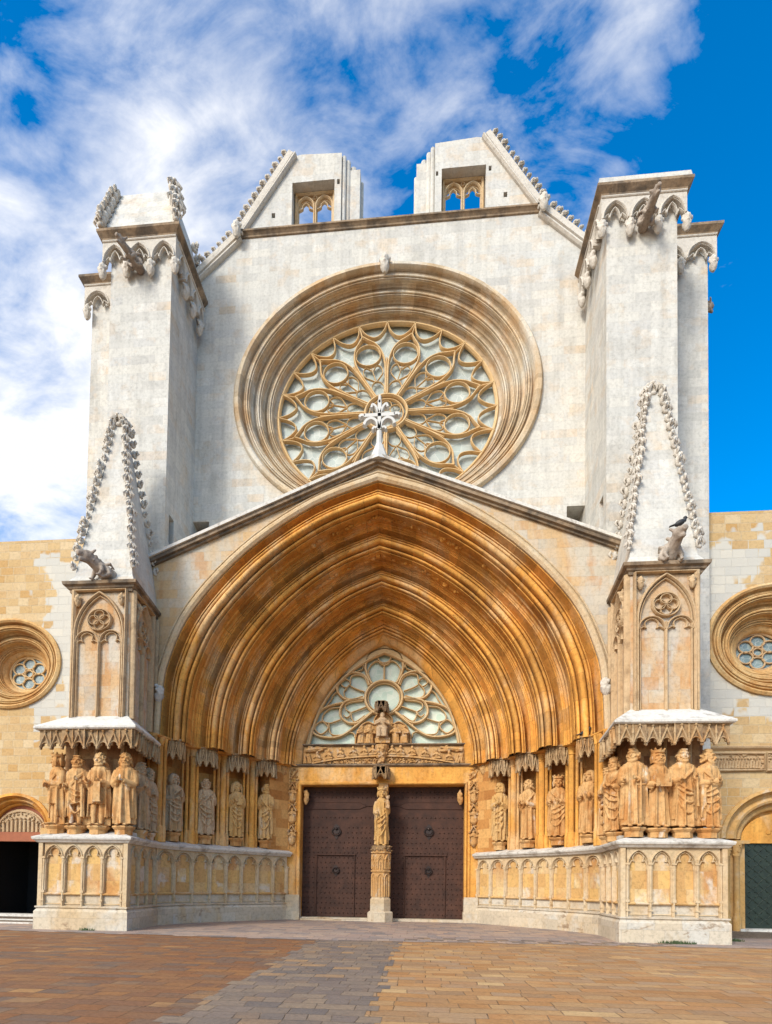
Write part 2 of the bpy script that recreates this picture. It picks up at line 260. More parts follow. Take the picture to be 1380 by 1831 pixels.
# ------------------------------------------------------------------ mesh helpers
COL = S.collection
class MB:
    def __init__(s, M=None): s.v = []; s.f = []; s.M = M
    def add(s, vs, fs):
        o = len(s.v)
        if s.M is not None:
            vs = [s.M @ Vector(p) for p in vs]
            if s.M.determinant() < 0: fs = [tuple(reversed(f)) for f in fs]
        s.v += [tuple(p) for p in vs]; s.f += [tuple(i + o for i in f) for f in fs]
        return s
    def mesh(s, name, smooth=None):
        me = bpy.data.meshes.new(name); me.from_pydata(s.v, [], s.f); me.validate(); me.update()
        if smooth is not None:
            me.polygons.foreach_set('use_smooth', [True] * len(me.polygons))
            me.set_sharp_from_angle(angle=radians(smooth))
        return me
    def build(s, name, mat, parent=None, smooth=None, loc=None):
        me = s.mesh(name, smooth); me.materials.append(mat if not isinstance(mat, str) else M[mat])
        o = bpy.data.objects.new(name, me); COL.objects.link(o)
        if parent: o.parent = parent
        if loc: o.location = loc
        return o
    def box(s, x0, x1, y0, y1, z0, z1):
        return s.add([(x0, y0, z0), (x1, y0, z0), (x1, y1, z0), (x0, y1, z0), (x0, y0, z1), (x1, y0, z1), (x1, y1, z1), (x0, y1, z1)],
                     [(0, 3, 2, 1), (4, 5, 6, 7), (0, 1, 5, 4), (1, 2, 6, 5), (2, 3, 7, 6), (3, 0, 4, 7)])
    def fbox(s, fr, a0, a1, z0, z1, d0, d1):
        vs = [fr(a, z, d) for d in (d0, d1) for z in (z0, z1) for a in (a0, a1)]
        return s.add(vs, [(0, 2, 3, 1), (4, 5, 7, 6), (0, 1, 5, 4), (2, 6, 7, 3), (0, 4, 6, 2), (1, 3, 7, 5)])
    def prism(s, poly, z0, z1):              # poly in XY, counter-clockwise; z1 may be a second polygon height list
        n = len(poly); zz0 = z0 if isinstance(z0, list) else [z0] * n; zz1 = z1 if isinstance(z1, list) else [z1] * n
        vs = [(p[0], p[1], zz0[i]) for i, p in enumerate(poly)] + [(p[0], p[1], zz1[i]) for i, p in enumerate(poly)]
        return s.add(vs, [tuple(range(n - 1, -1, -1)), tuple(range(n, 2 * n))] + [(i, (i + 1) % n, n + (i + 1) % n, n + i) for i in range(n)])
    def frust(s, a, b, z0, z1):              # a,b polygons of the same count
        n = len(a)
        vs = [(p[0], p[1], z0) for p in a] + [(p[0], p[1], z1) for p in b]
        return s.add(vs, [tuple(range(n - 1, -1, -1)), tuple(range(n, 2 * n))] + [(i, (i + 1) % n, n + (i + 1) % n, n + i) for i in range(n)])
    def plate(s, fr, outer, holes, d0, d1):  # (a,z) polygons with holes, extruded from d0 (back) to d1 (front)
        loops = [outer] + holes; flat = [p for l in loops for p in l]; n = len(flat)
        tris = tessellate_polygon([[Vector((p[0], p[1], 0)) for p in l] for l in loops])
        vs = [fr(p[0], p[1], d1) for p in flat] + [fr(p[0], p[1], d0) for p in flat]
        fs = []
        for t in tris:
            a, b, c = [Vector(flat[i]) for i in t]
            if (b - a).cross(c - a) < 0: t = (t[0], t[2], t[1])
            fs.append(tuple(t)); fs.append((t[2] + n, t[1] + n, t[0] + n))
        o = 0
        for k, l in enumerate(loops):
            m = len(l); ar = sum(l[i][0] * l[(i + 1) % m][1] - l[(i + 1) % m][0] * l[i][1] for i in range(m))
            for i in range(m):
                j = (i + 1) % m; q = (o + i, o + j, o + j + n, o + i + n)
                if (ar > 0) == (k == 0): q = q[::-1]
                fs.append(q)
            o += m
        return s.add(vs, fs)
    def bar(s, fr, path, w, d0, d1, closed=False, taper=.35):
        P = [Vector(p) for p in path]; n = len(P)
        if n < 2: return s
        prof = [(-.5, d0), (-.5, d0 + (d1 - d0) * .55), (-.5 * taper, d1), (.5 * taper, d1), (.5, d0 + (d1 - d0) * .55), (.5, d0)]
        vs = []; m = len(prof)
        for i in range(n):
            a = P[i - 1] if (i > 0 or closed) else P[i]; b = P[(i + 1) % n] if (i < n - 1 or closed) else P[i]
            t = (b - a); t = t.normalized() if t.length > 1e-9 else Vector((1, 0))
            k = 1.0
            if 0 < i < n - 1 or closed:
                t1 = (P[i] - P[i - 1]).normalized(); c = max(.4, t1.dot(t)); k = 1 / c
            nn = Vector((-t.y, t.x)) * k
            for (o, d) in prof:
                q = P[i] + nn * o * w; vs.append(fr(q.x, q.y, d))
        fs = []
        for i in range(n if closed else n - 1):
            j = (i + 1) % n
            for k in range(m - 1): fs.append((i * m + k, i * m + k + 1, j * m + k + 1, j * m + k))
        if not closed: fs += [tuple(range(m - 1, -1, -1)), tuple((n - 1) * m + k for k in range(m))]
        return s.add(vs, fs)
    def tube(s, pts, rad, n=8, cap=True, up=None):
        P = [Vector(p) for p in pts]; R = rad if isinstance(rad, (list, tuple)) else [rad] * len(P)
        vs = []; prev = None
        for i, p in enumerate(P):
            t = (P[min(i + 1, len(P) - 1)] - P[max(i - 1, 0)]); t = t.normalized() if t.length > 1e-9 else Vector((0, 0, 1))
            if prev is None:
                a = Vector((0, 0, 1)) if abs(t.z) < .9 else Vector((1, 0, 0)); prev = (a - t * a.dot(t)).normalized()
            else: prev = (prev - t * prev.dot(t)).normalized()
            q = t.cross(prev)
            r = R[i]; rx, ry = r if isinstance(r, tuple) else (r, r)
            for k in range(n): vs.append(p + prev * cos(2 * pi * k / n) * rx + q * sin(2 * pi * k / n) * ry)
        fs = [(i * n + k, i * n + (k + 1) % n, (i + 1) * n + (k + 1) % n, (i + 1) * n + k) for i in range(len(P) - 1) for k in range(n)]
        if cap: fs += [tuple(range(n - 1, -1, -1)), tuple((len(P) - 1) * n + k for k in range(n))]
        return s.add(vs, fs)
    def ell(s, c, r, seg=10, rings=7, rot=None):
        c = Vector(c); r = r if isinstance(r, tuple) else (r, r, r)
        vs = [(0, 0, 1)] + [(sin(pi * i / rings) * cos(2 * pi * k / seg), sin(pi * i / rings) * sin(2 * pi * k / seg), cos(pi * i / rings)) for i in range(1, rings) for k in range(seg)] + [(0, 0, -1)]
        out = []
        for v in vs:
            q = Vector((v[0] * r[0], v[1] * r[1], v[2] * r[2]))
            if rot is not None: q = rot @ q
            out.append(c + q)
        fs = [(0, 1 + k, 1 + (k + 1) % seg) for k in range(seg)]
        for i in range(rings - 2):
            for k in range(seg):
                a = 1 + i * seg; fs.append((a + k, a + seg + k, a + seg + (k + 1) % seg, a + (k + 1) % seg))
        a = 1 + (rings - 2) * seg; L = len(vs) - 1
        fs += [(a + k, L, a + (k + 1) % seg) for k in range(seg)]
        return s.add(out, fs)
    def lathe(s, prof, c=(0, 0, 0), n=16, ang=(0, 2 * pi), sc=(1, 1)):
        full = abs(ang[1] - ang[0] - 2 * pi) < 1e-6; m = n if full else n + 1
        vs = [(c[0] + r * cos(ang[0] + (ang[1] - ang[0]) * k / n) * sc[0], c[1] + r * sin(ang[0] + (ang[1] - ang[0]) * k / n) * sc[1], c[2] + z) for (r, z) in prof for k in range(m)]
        fs = [(i * m + k, i * m + (k + 1) % m, (i + 1) * m + (k + 1) % m, (i + 1) * m + k) for i in range(len(prof) - 1) for k in range(n)]
        if full: fs += [tuple(range(m - 1, -1, -1)), tuple((len(prof) - 1) * m + k for k in range(m))]
        return s.add(vs, fs)
    def sweep(s, path, prof, closed=False):   # path: XY polyline with z profile offsets (outward, z); outward = right-hand side of travel
        P = [Vector(p) for p in path]; n = len(P); m = len(prof); vs = []
        for i in range(n):
            a = P[i - 1] if (i > 0 or closed) else None; b = P[(i + 1) % n] if (i < n - 1 or closed) else None
            t1 = (P[i] - a).normalized() if a is not None else (b - P[i]).normalized()
            t2 = (b - P[i]).normalized() if b is not None else t1
            n1 = Vector((t1.y, -t1.x)); n2 = Vector((t2.y, -t2.x)); nn = (n1 + n2); nn = nn / max(.3, nn.dot(n1))
            for (o, z) in prof: vs.append((P[i].x + nn.x * o, P[i].y + nn.y * o, z))
        fs = []
        for i in range(n if closed else n - 1):
            j = (i + 1) % n
            for k in range(m - 1): fs.append((i * m + k, j * m + k, j * m + k + 1, i * m + k + 1))
        if not closed: fs += [tuple(range(m)), tuple((n - 1) * m + k for k in range(m - 1, -1, -1))]
        return s.add(vs, fs)

def frame(o, u, n):
    o, u, n = Vector(o), Vector(u), Vector(n)
    return lambda a, z, d: (o.x + u.x * a + n.x * d, o.y + u.y * a + n.y * d, o.z + z)
FRONT = lambda y: frame((0, y, 0), (1, 0, 0), (0, -1, 0))
def sframe(x, sgn):      # a wall facing sgn*X ; a = y
    return frame((x, 0, 0), (0, 1, 0), (sgn, 0, 0))
def edgeframe(p, q, side=1):   # frame along p->q in plan, a measured from p; outward = right of travel
    p, q = Vector(p), Vector(q); t = (q - p).normalized()
    return frame((p.x, p.y, 0), (t.x, t.y, 0), (t.y * side, -t.x * side, 0)), (q - p).length
def arch(w, zs, za, n=14, z0=None, c=0.0):
    """pointed arch outline, left to right; optional legs down to z0"""
    h = za - zs; R = (w * w + h * h) / (2 * w); th = math.atan2(h, R - w); pts = []
    if z0 is not None: pts.append((c - w, z0))
    for i in range(n + 1):
        t = th * i / n; pts.append((c - (w - R + R * cos(t)), zs + R * sin(t)))
    right = [(2 * c - x, z) for x, z in reversed(pts[:-1])]
    return pts + right
SH_OUT = [(1, 0), (.992, .15), (.965, .292), (.855, .50), (.607, .732), (.296, .909), (0, 1)]
SH_IN = [(1, 0), (.973, .174), (.882, .373), (.736, .571), (.518, .758), (.264, .907), (0, 1)]
def parch(s, w, zb, za, n=30, z0=None):
    """the portal's low-haunched pointed arch: s=0 outermost order .. 1 innermost"""
    h = [(a[0] + (b[0] - a[0]) * s, a[1] + (b[1] - a[1]) * s) for a, b in zip(SH_OUT, SH_IN)]
    h = crom(h, max(1, n // 6)); pts = [(-x * w, zb + z * (za - zb)) for x, z in h]
    if z0 is not None and z0 < zb - 1e-3: pts.insert(0, (-w, z0))
    return pts + [(-x, z) for x, z in reversed(pts[:-1])]
def circ(cx, cz, r, n=28, es=1.0, a0=0, a1=2 * pi):
    full = abs(a1 - a0 - 2 * pi) < 1e-6
    return [(cx + r * cos(a0 + (a1 - a0) * i / n), cz + r * es * sin(a0 + (a1 - a0) * i / n)) for i in range(n if full else n + 1)]
def crom(pts, k=6, closed=False):
    P = [Vector(p) for p in pts]; n = len(P); out = []
    for i in range(n if closed else n - 1):
        p0 = P[(i - 1) % n] if (closed or i > 0) else P[0]; p1 = P[i]; p2 = P[(i + 1) % n]; p3 = P[(i + 2) % n] if (closed or i + 2 < n) else P[-1]
        for j in range(k):
            t = j / k; out.append(.5 * ((2 * p1) + (p2 - p0) * t + (2 * p0 - 5 * p1 + 4 * p2 - p3) * t * t + (3 * p1 - p0 - 3 * p2 + p3) * t ** 3))
    if not closed: out.append(P[-1])
    return [tuple(p) for p in out]
def empty(name, loc=(0, 0, 0), parent=None, rz=0):
    o = bpy.data.objects.new(name, None); COL.objects.link(o); o.location = loc; o.rotation_euler.z = rz; o.empty_display_size = .2
    if parent: o.parent = parent
    return o
def tag(o, label=None, cat=None, group=None, kind=None):
    if label: o['label'] = label
    if cat: o['category'] = cat
    if group: o['group'] = group
    if kind: o['kind'] = kind
    return o
def remeshed(mb, name, voxel, smooth=2, disp=None):
    me = mb.mesh(name); o = bpy.data.objects.new('tmp', me); COL.objects.link(o)
    r = o.modifiers.new('r', 'REMESH'); r.mode = 'VOXEL'; r.voxel_size = voxel; r.use_smooth_shade = True
    if smooth:
        sm = o.modifiers.new('s', 'SMOOTH'); sm.factor = .5; sm.iterations = smooth
    dg = bpy.context.evaluated_depsgraph_get(); dg.update()
    out = bpy.data.meshes.new_from_object(o.evaluated_get(dg)); out.name = name
    bpy.data.objects.remove(o); bpy.data.meshes.remove(me)
    out.polygons.foreach_set('use_smooth', [True] * len(out.polygons))
    return out
LC = {}
CRR = random.Random(77)
def link(me, name, mat, parent=None, loc=(0, 0, 0), rz=0, sc=None):
    if name == 'crocket': q = CRR.uniform(.72, 1.15); sc = tuple(v * q * CRR.uniform(.9, 1.1) for v in sc); rz += CRR.uniform(-.3, .3)
    key = (me.name, mat)
    if key not in LC:
        if me.materials: me = me.copy(); me.materials.clear()
        me.materials.append(M[mat]); LC[key] = me
    me = LC[key]
    o = bpy.data.objects.new(name, me); COL.objects.link(o); o.location = loc; o.rotation_euler.z = rz
    if sc: o.scale = sc
    if parent: o.parent = parent
    return o
SIDES = ((-1, 'L'), (1, 'R'))
MIR = {-1: Matrix.Diagonal((-1, 1, 1)).to_3x3(), 1: None}
def md(s): return MB(MIR[s])

# ------------------------------------------------------------------ shared small carvings
def crocket_mesh():
    b = MB()
    b.tube([(0, 0, -.02), (0, -.05, .05), (0, -.12, .09)], [.05, .045, .035], 6)
    for a in (-1.1, -.4, .4, 1.1):
        x = sin(a) * .12; b.tube([(0, -.08, .06), (x * .8, -.15, .10 + .03 * cos(a)), (x * 1.25, -.17, .04), (x * 1.1, -.13, -.02)], [.03, .045, .035, .012], 5)
    b.ell((0, -.15, .14), (.045, .05, .04), 7, 5); b.ell((0, -.05, .03), (.10, .07, .11), 8, 6); b.ell((0, -.10, -.05), (.07, .06, .05), 7, 5)
    return b.mesh('crocket', 50)
CROCKET = crocket_mesh()
def head_mesh():
    b = MB(); rr = random.Random(3)
    b.ell((0, -.12, 0), (.13, .13, .17), 12, 9)
    b.ell((0, -.25, -.01), (.025, .03, .05), 6, 5); b.ell((0, -.22, -.10), (.06, .05, .035), 8, 5)
    for sx in (-1, 1): b.ell((sx * .05, -.22, .045), (.028, .02, .018), 6, 4); b.ell((sx * .05, -.225, .08), (.045, .025, .014), 6, 4)
    for k in range(16):
        a = rr.uniform(0, 2 * pi); b.ell((cos(a) * .13, -.10 - .06 * sin(a * 2), .02 + sin(a) * .16), rr.uniform(.04, .07), 6, 5)
    for k in range(6): b.tube([((k - 2.5) * .04, -.2, -.12), ((k - 2.5) * .035, -.19, -.22)], [.025, .01], 5)
    b.lathe([(.05, -.36), (.12, -.26), (.15, -.16), (.13, -.1)], (0, -.08, 0), 8)
    return remeshed(b, 'corbel_head', .022, 1)
HEAD = head_mesh()

def fringe(mb, fr, L, n, z0, z1, d=.0, alt=True, lt=None):
    """row of little gables over pointed arches, as on the statue canopies; proud plane at d; lt takes the pale gablets"""
    w = L / n; H = z1 - z0; lt = lt or mb
    for i in range(n):
        dd = d + (.07 if (alt and (i // 2) % 2 == 0) else .0); c = (i + .5) * w
        out = [(c - w / 2, z0), (c - w / 2 + .04, z0)] + arch(w / 2 - .055, z0 + H * .10, z0 + H * .34, 4, None, c) + [(c + w / 2 - .04, z0), (c + w / 2, z0), (c + w / 2, z1), (c - w / 2, z1)]
        mb.plate(fr, out, [], dd - .08, dd)
        lt.bar(fr, [(c - w / 2 + .02, z0 + H * .10), (c, z0 + H * .78), (c + w / 2 - .02, z0 + H * .10)], .055, dd - .01, dd + .07)
        lt.bar(fr, arch(w / 2 - .05, z0 + H * .10, z0 + H * .36, 4, None, c), .035, dd - .01, dd + .04)
        for sx in (-1, 1): mb.bar(fr, [(c + sx * (w * .36), z0 + H * .16), (c + sx * w * .20, z0 + H * .19), (c + sx * w * .18, z0 + H * .30)], .03, dd - .06, dd)
        p = fr(c, 0, dd + .03)
        lt.lathe([(.015, z0 + H * .72), (.035, z0 + H * .80), (.02, z0 + H * .85), (.055, z0 + H * .92), (.012, z1)], (p[0], p[1], 0), 6)
        p = fr(c - w / 2, 0, dd + .03)
        lt.lathe([(.03, z0 - .02), (.055, z0 + .02), (.03, z0 + H * .12), (.026, z0 + H * .5), (.04, z0 + H * .55), (.012, z1)], (p[0], p[1], 0), 6)

def trefoil_arch(mb, fr, c, w, zs, za, zb, d0, d1, th=.07):
    """blind arcade bay: pointed moulding, cusps inside"""
    mb.bar(fr, arch(w, zs, za, 9, zb, c), th, d0, d1)
    mb.bar(fr, arch(w - th * .9, zs, za - th * 1.3, 8, zb, c), th * .5, d0, d0 + (d1 - d0) * .45)
    H = za - zs
    for s in (-1, 1):
        mb.bar(fr, crom([(c + s * (w - th), zs - .02), (c + s * w * .62, zs + H * .22), (c + s * w * .42, zs + H * .18), (c + s * w * .52, zs + H * .45), (c + s * w * .34, zs + H * .72), (c, zs + H * .84)], 3), th * .55, d0, d0 + (d1 - d0) * .6)

# ================================================================== CATHEDRAL
cath = tag(empty('cathedral'), 'pale stone Gothic cathedral front with rose window and deep ochre pointed portal', 'cathedral')
ES = .851
RZ, RA = 22.98, 6.38
# ---- nave wall
w = MB(); fr0 = FRONT(0)
nave = [(-8.9, 13.4), (0, 17.1), (8.9, 13.4), (8.9, 28.45), (6.69, 30.4), (-6.69, 30.4), (-8.9, 28.45)]
slot = lambda s: [(s * 7.68, 16.4), (s * 8.42, 16.4), (s * 8.42, 17.55), (s * 7.68, 17.55)][::s]
w.plate(fr0, nave, [circ(0, RZ, RA, 96, ES), slot(-1), slot(1)], -1.2, 0)
w.build('nave_wall', 'white', cath)
for s, _ in SIDES:
    b = MB(); X = lambda x: s * x
    outl = [(X(6.69), 30.4), (X(6.62), 30.8), (X(4.36), 34.0), (X(3.85), 34.08), (X(2.05), 33.98), (X(2.05), 30.4)]
    def rect(x0, x1, z0, z1): return [(X(x0), z0), (X(x1), z0), (X(x1), z1), (X(x0), z1)]
    hs_ = [rect(2.35, 4.25, 30.75, 32.8), rect(5.0, 5.16, 31.25, 31.48)] + ([rect(2.12, 2.24, 32.55, 32.78)] if s < 0 else [rect(4.36, 4.48, 32.5, 32.72), rect(2.10, 2.2, 32.5, 32.7)])
    b.plate(fr0, outl, hs_, -.72, 0)
    # clustered jamb of the missing central window
    for k, (x, r, zt) in enumerate(((1.96, .10, 33.95), (1.80, .12, 33.9), (1.58, .14, 33.75), (1.36, .11, 33.6), (1.22, .08, 33.45))):
        b.lathe([(r, 30.5), (r, zt)], (X(x), .18 + .16 * k, 0), 10)
    b.box(min(X(1.25), X(2.05)), max(X(1.25), X(2.05)), .3, 1.0, 30.5, 33.5)
    gm = b.build('broken_gable', 'white', cath)
    # twin lancet window set in the gable
    t = MB(); fw = FRONT(-.55 + 1.1); c = X(3.3)
    lan = [arch(.33, 32.15, 32.5, 6, 30.8, c + k * .42)[::-1] for k in (-1, 1)]
    t.plate(fw, [(c - .95, 30.7), (c + .95, 30.7), (c + .95, 32.85), (c - .95, 32.85)], lan, -.12, 0)
    for k in (-1, 1):
        t.bar(fw, arch(.38, 32.15, 32.62, 6, 30.75, c + k * .42), .09, 0, .14)
        for q in (-1, 1): t.bar(fw, crom([(c + k * .42 + q * .33, 32.08), (c + k * .42 + q * .16, 32.16), (c + k * .42 + q * .14, 32.30), (c + k * .42, 32.42)], 3), .06, -.05, .06)
    t.bar(fw, circ(c, 32.62, .08, 10), .04, 0, .08, True)
    t.bar(fw, [(c - .86, 30.75), (c - .86, 32.76), (c + .86, 32.76), (c + .86, 30.75)], .12, 0, .16)
    t.build('gable_window', 'creamcarve', cath)
    r = MB()
    r.bar(fr0, [(X(6.66), 30.5), (X(4.30), 34.05)], .34, -.2, .2, taper=.7); r.bar(fr0, [(X(6.50), 30.5), (X(4.12), 34.0)], .16, 0, .2)
    r.bar(fr0, [(X(8.6), 28.75), (X(6.66), 30.5)], .34, -.2, .2, taper=.7); r.bar(fr0, [(X(8.5), 28.5), (X(6.5), 30.3)], .16, 0, .2)
    rk = r.build('raking_cornice', 'whiteplain', cath)
    pts = [(8.75, 29.0, 6.85, 30.75, 8), (6.8, 30.85, 4.45, 34.3, 13)]
    for (xa, za, xb, zb, n) in pts:
        for k in range(n):
            f = (k + .5) / n
            o = link(CROCKET, 'crocket', 'whiteplain', rk, (X(xa + (xb - xa) * f), -.1, za + (zb - za) * f), 0, (.95, .95, 1.1)); o.rotation_euler = (radians(60), 0, radians(90 * s))
c = MB(); c.sweep([(-6.8, 0), (6.8, 0)], [(0, 30.38), (.06, 30.40), (.07, 30.46), (.15, 30.54), (.20, 30.56), (.20, 30.63), (.0, 30.72), (-1.1, 30.74)])
co = c.build('gable_cornice', 'cornice', cath)
for x in (-6.62, 6.62): link(HEAD, 'corbel_head', 'whiteplain', co, (x, -.28, 30.55), 0, (1.3, 1.2, 1.3))
link(HEAD, 'carved_head', 'whiteplain', cath, (-.05, -.18, RZ + RA * ES + .1), 0, (1.4, 1.4, 1.5))

# ---- moulding profiles
def roll(ca, cb, r, a0=180, a1=385, n=7): return [(ca + r * cos(radians(a0 + (a1 - a0) * i / n)), cb + r * sin(radians(a0 + (a1 - a0) * i / n))) for i in range(n + 1)]
UNIT = [(0, 0), (.03, 0), (.035, .10)] + [(.05 + .22 * t, .12 + .30 * sin(pi * t * .88)) for t in (.12, .3, .5, .7, .88, 1)] + [(.275, .03), (.30, .03), (.305, .20)] \
    + roll(.365, .10, .050) + [(.425, .36), (.45, .36)] + roll(.565, .07, .105, 175, 380, 8) + [(.68, .38), (.705, .38)] + roll(.765, .19, .052) + [(.83, .44), (.85, .27), (.875, .27), (.88, .50), (.855, .53), (.86, .66), (.885, .68), (.89, .74), (.865, .77), (.87, .88), (.93, .88), (.94, .95), (.985, .95), (.99, .99), (1, 1)]
UNIT2 = [(0, 0), (.06, .0), (.07, .28)] + roll(.17, .08, .08) + [(.265, .34)] + roll(.36, .17, .07, n=5) + [(.44, .42), (.48, .28), (.52, .28), (.54, .52), (.9, .72), (.97, .9), (1, 1)]
def ringloft(mb, prof, cx, cz, es, n=96):
    vs = [(cx + r * cos(2 * pi * k / n), y, cz + r * es * sin(2 * pi * k / n)) for (r, y) in prof for k in range(n)]
    mb.add(vs, [(i * n + k, (i + 1) * n + k, (i + 1) * n + (k + 1) % n, i * n + (k + 1) % n) for i in range(len(prof) - 1) for k in range(n)])
# ---- rose window
rose = empty('rose_window', (0, 0, 0), cath)
b = MB(); prof = [(RA + .30, 0), (RA + .30, -.10), (RA + .22, -.2), (RA + .06, -.22), (RA - .02, -.12), (RA - .02, 0)]
RG = 5.02; n_o = 3
for k in range(n_o):
    ra = RA - .02 - (RA - RG - .1) * k / n_o; rb = RA - .02 - (RA - RG - .1) * (k + 1) / n_o
    ya, yb = 1.15 * k / n_o, 1.15 * (k + 1) / n_o
    prof += [(ra + (rb - ra) * a, ya + (yb - ya) * d) for a, d in UNIT]
prof += [(RG, 1.2), (RG - .02, 1.5)]
ringloft(b, prof, 0, RZ, ES, 120)
b.build('rose_moulding', 'rosemould', rose, 42)
b = MB(); b.add([(x, 1.42, z) for x, z in circ(0, RZ, RG + .1, 64, ES)], [tuple(range(63, -1, -1))]); b.build('rose_glass', 'glass', rose)
b = MB()
def RF(y):   # polar-friendly frame with the rose's vertical proportion
    return lambda a, z, d: (a, y - d, RZ + z * ES)
fr_r = RF(1.3)
def pol(r, a): return (r * RG * cos(radians(a)), r * RG * sin(radians(a)))
b.bar(fr_r, circ(0, 0, RG * .985, 96), .16, 0, .2, True)
b.bar(fr_r, circ(0, 0, RG * .19, 36), .14, 0, .24, True); b.bar(fr_r, circ(0, 0, RG * .155, 32), .07, 0, .14, True)
for k in range(6):  # hub sexfoil
    a = 60 * k + 30; cx, cz = pol(.095, a); b.bar(fr_r, circ(cx, cz, RG * .05, 10), .035, 0, .08, True)
for k in range(12):
    a = 15 + 30 * k
    for q in (-1, 1):
        # petal side: from the hub along the spoke, swelling into an ogee tip on the petal axis
        pts = [pol(.20, a + q * 12.6), pol(.34, a + q * 13.6), pol(.50, a + q * 13.6), pol(.60, a + q * 12.6), pol(.69, a + q * 10.2), pol(.76, a + q * 6.8), pol(.81, a + q * 3.0), pol(.862, a)]
        b.bar(fr_r, crom(pts, 4), .098, 0, .23)
        # lancets below the circle
        b.bar(fr_r, crom([pol(.365, a), pol(.40, a + q * 5), pol(.455, a + q * 10.4), pol(.52, a + q * 9.2), pol(.545, a + q * 5), pol(.50, a + q * 1.2)], 3), .038, 0, .10)
        
        b.bar(fr_r, crom([pol(.225, a + q * 9), pol(.30, a + q * 11.0), pol(.35, a + q * 6.5), pol(.372, a)], 3), .038, 0, .10)
    b.bar(fr_r, [pol(.37, a), pol(.53, a)], .038, 0, .10)
    cx, cz = pol(.655, a); b.bar(fr_r, circ(cx, cz, RG * .112, 22), .07, 0, .18, True)
    b.bar(fr_r, [pol(.835, a), pol(1.0, a)], .08, 0, .18); b.bar(fr_r, [pol(.20, a + 15), pol(.60, a + 15)], .08, 0, .18)
    for q in (-1, 1):
        m = a + q * 7.5
        b.bar(fr_r, crom([pol(.985, a), pol(.90, a + q * 1.8), pol(.845, a + q * 4.6), pol(.828, m), pol(.845, a + q * 10.4), pol(.90, a + q * 13.2), pol(.985, a + q * 15)], 4), .08, 0, .20)
b.build('rose_tracery', 'tracery', rose)

# ---- portal gable wall, hood, coping, cross
YP = -3.1; frp = FRONT(YP)
AW, AZS, AZA = 8.25, 7.8, 16.8
b = MB(); b.plate(frp, parch(0, AW + .02, 7.35, AZA + .02, 30, 7.05) + [(9.2, 7.05), (9.2, 13.75), (0, 17.45), (-9.2, 13.75), (-9.2, 7.05)], [], -.8, 0)
b.build('portal_wall', 'cream', cath)
b = MB(); b.bar(frp, parch(0, AW + .14, 7.35, AZA + .16, 30, 7.05), .26, 0, .16); b.bar(frp, parch(0, AW + .34, 7.35, AZA + .38, 30), .08, 0, .07)
b.build('hood_mould', 'creamcarve', cath)
b = MB()
for z0, z1, d in ((17.36, 17.5, 3.22), (17.45, 17.62, 3.34)):
    pr = [(-9.05, z0 - .403 * 9.05), (0, z0), (9.05, z0 - .403 * 9.05), (9.05, z1 - .403 * 9.05), (0, z1), (-9.05, z1 - .403 * 9.05)]
    b.plate(FRONT(0), pr, [], .02, d)
b.build('gable_coping_moulding', 'cornice', cath)
b = MB(); pr = [(-9.1, 17.6 - .403 * 9.1), (0, 17.6), (9.1, 17.6 - .403 * 9.1), (9.1, 17.72 - .403 * 9.1), (0, 17.72), (-9.1, 17.72 - .403 * 9.1)]
b.plate(FRONT(0), pr, [], .01, 3.42); b.build('gable_coping_slab', 'dirty', cath)
b = MB()
b.lathe([(.42, 17.5), (.34, 17.75), (.16, 18.2), (.13, 18.26)], (.03, YP, 0), 8)
b.lathe([(.115, 18.2), (.105, 18.85), (.10, 19.2)], (.03, YP, 0), 8)
fc = FRONT(YP + .08)
b.bar(fc, [(.03, 18.8), (.03, 19.9)], .16, 0, .2, taper=.8)
b.bar(fc, [(-.55, 19.33), (.61, 19.33)], .16, 0, .2, taper=.8)
for q in (-1, 1):
    cxx = .03
    b.bar(fc, crom([(cxx + q * .02, 18.78), (cxx + q * .10, 19.08), (cxx + q * .30, 19.22), (cxx + q * .50, 19.14), (cxx + q * .58, 18.98)], 5), .13, .0, .2, taper=.7)
    b.bar(fc, crom([(cxx + q * .04, 19.42), (cxx + q * .14, 19.66), (cxx + q * .26, 19.75), (cxx + q * .31, 19.63)], 5), .11, 0, .2, taper=.7)
    b.bar(fc, crom([(cxx + q * .55, 19.33), (cxx + q * .68, 19.36), (cxx + q * .76, 19.30)], 4), .13, 0, .2, taper=.7)
    b.bar(fc, crom([(cxx + q * .10, 18.84), (cxx + q * .2, 18.86), (cxx + q * .26, 18.78)], 4), .1, 0, .2, taper=.7)
b.bar(fc, crom([(.03, 19.8), (.03, 20.0), (.03, 20.1)], 3), .12, 0, .2, taper=.6)
b.build('gable_cross', 'cross', cath)

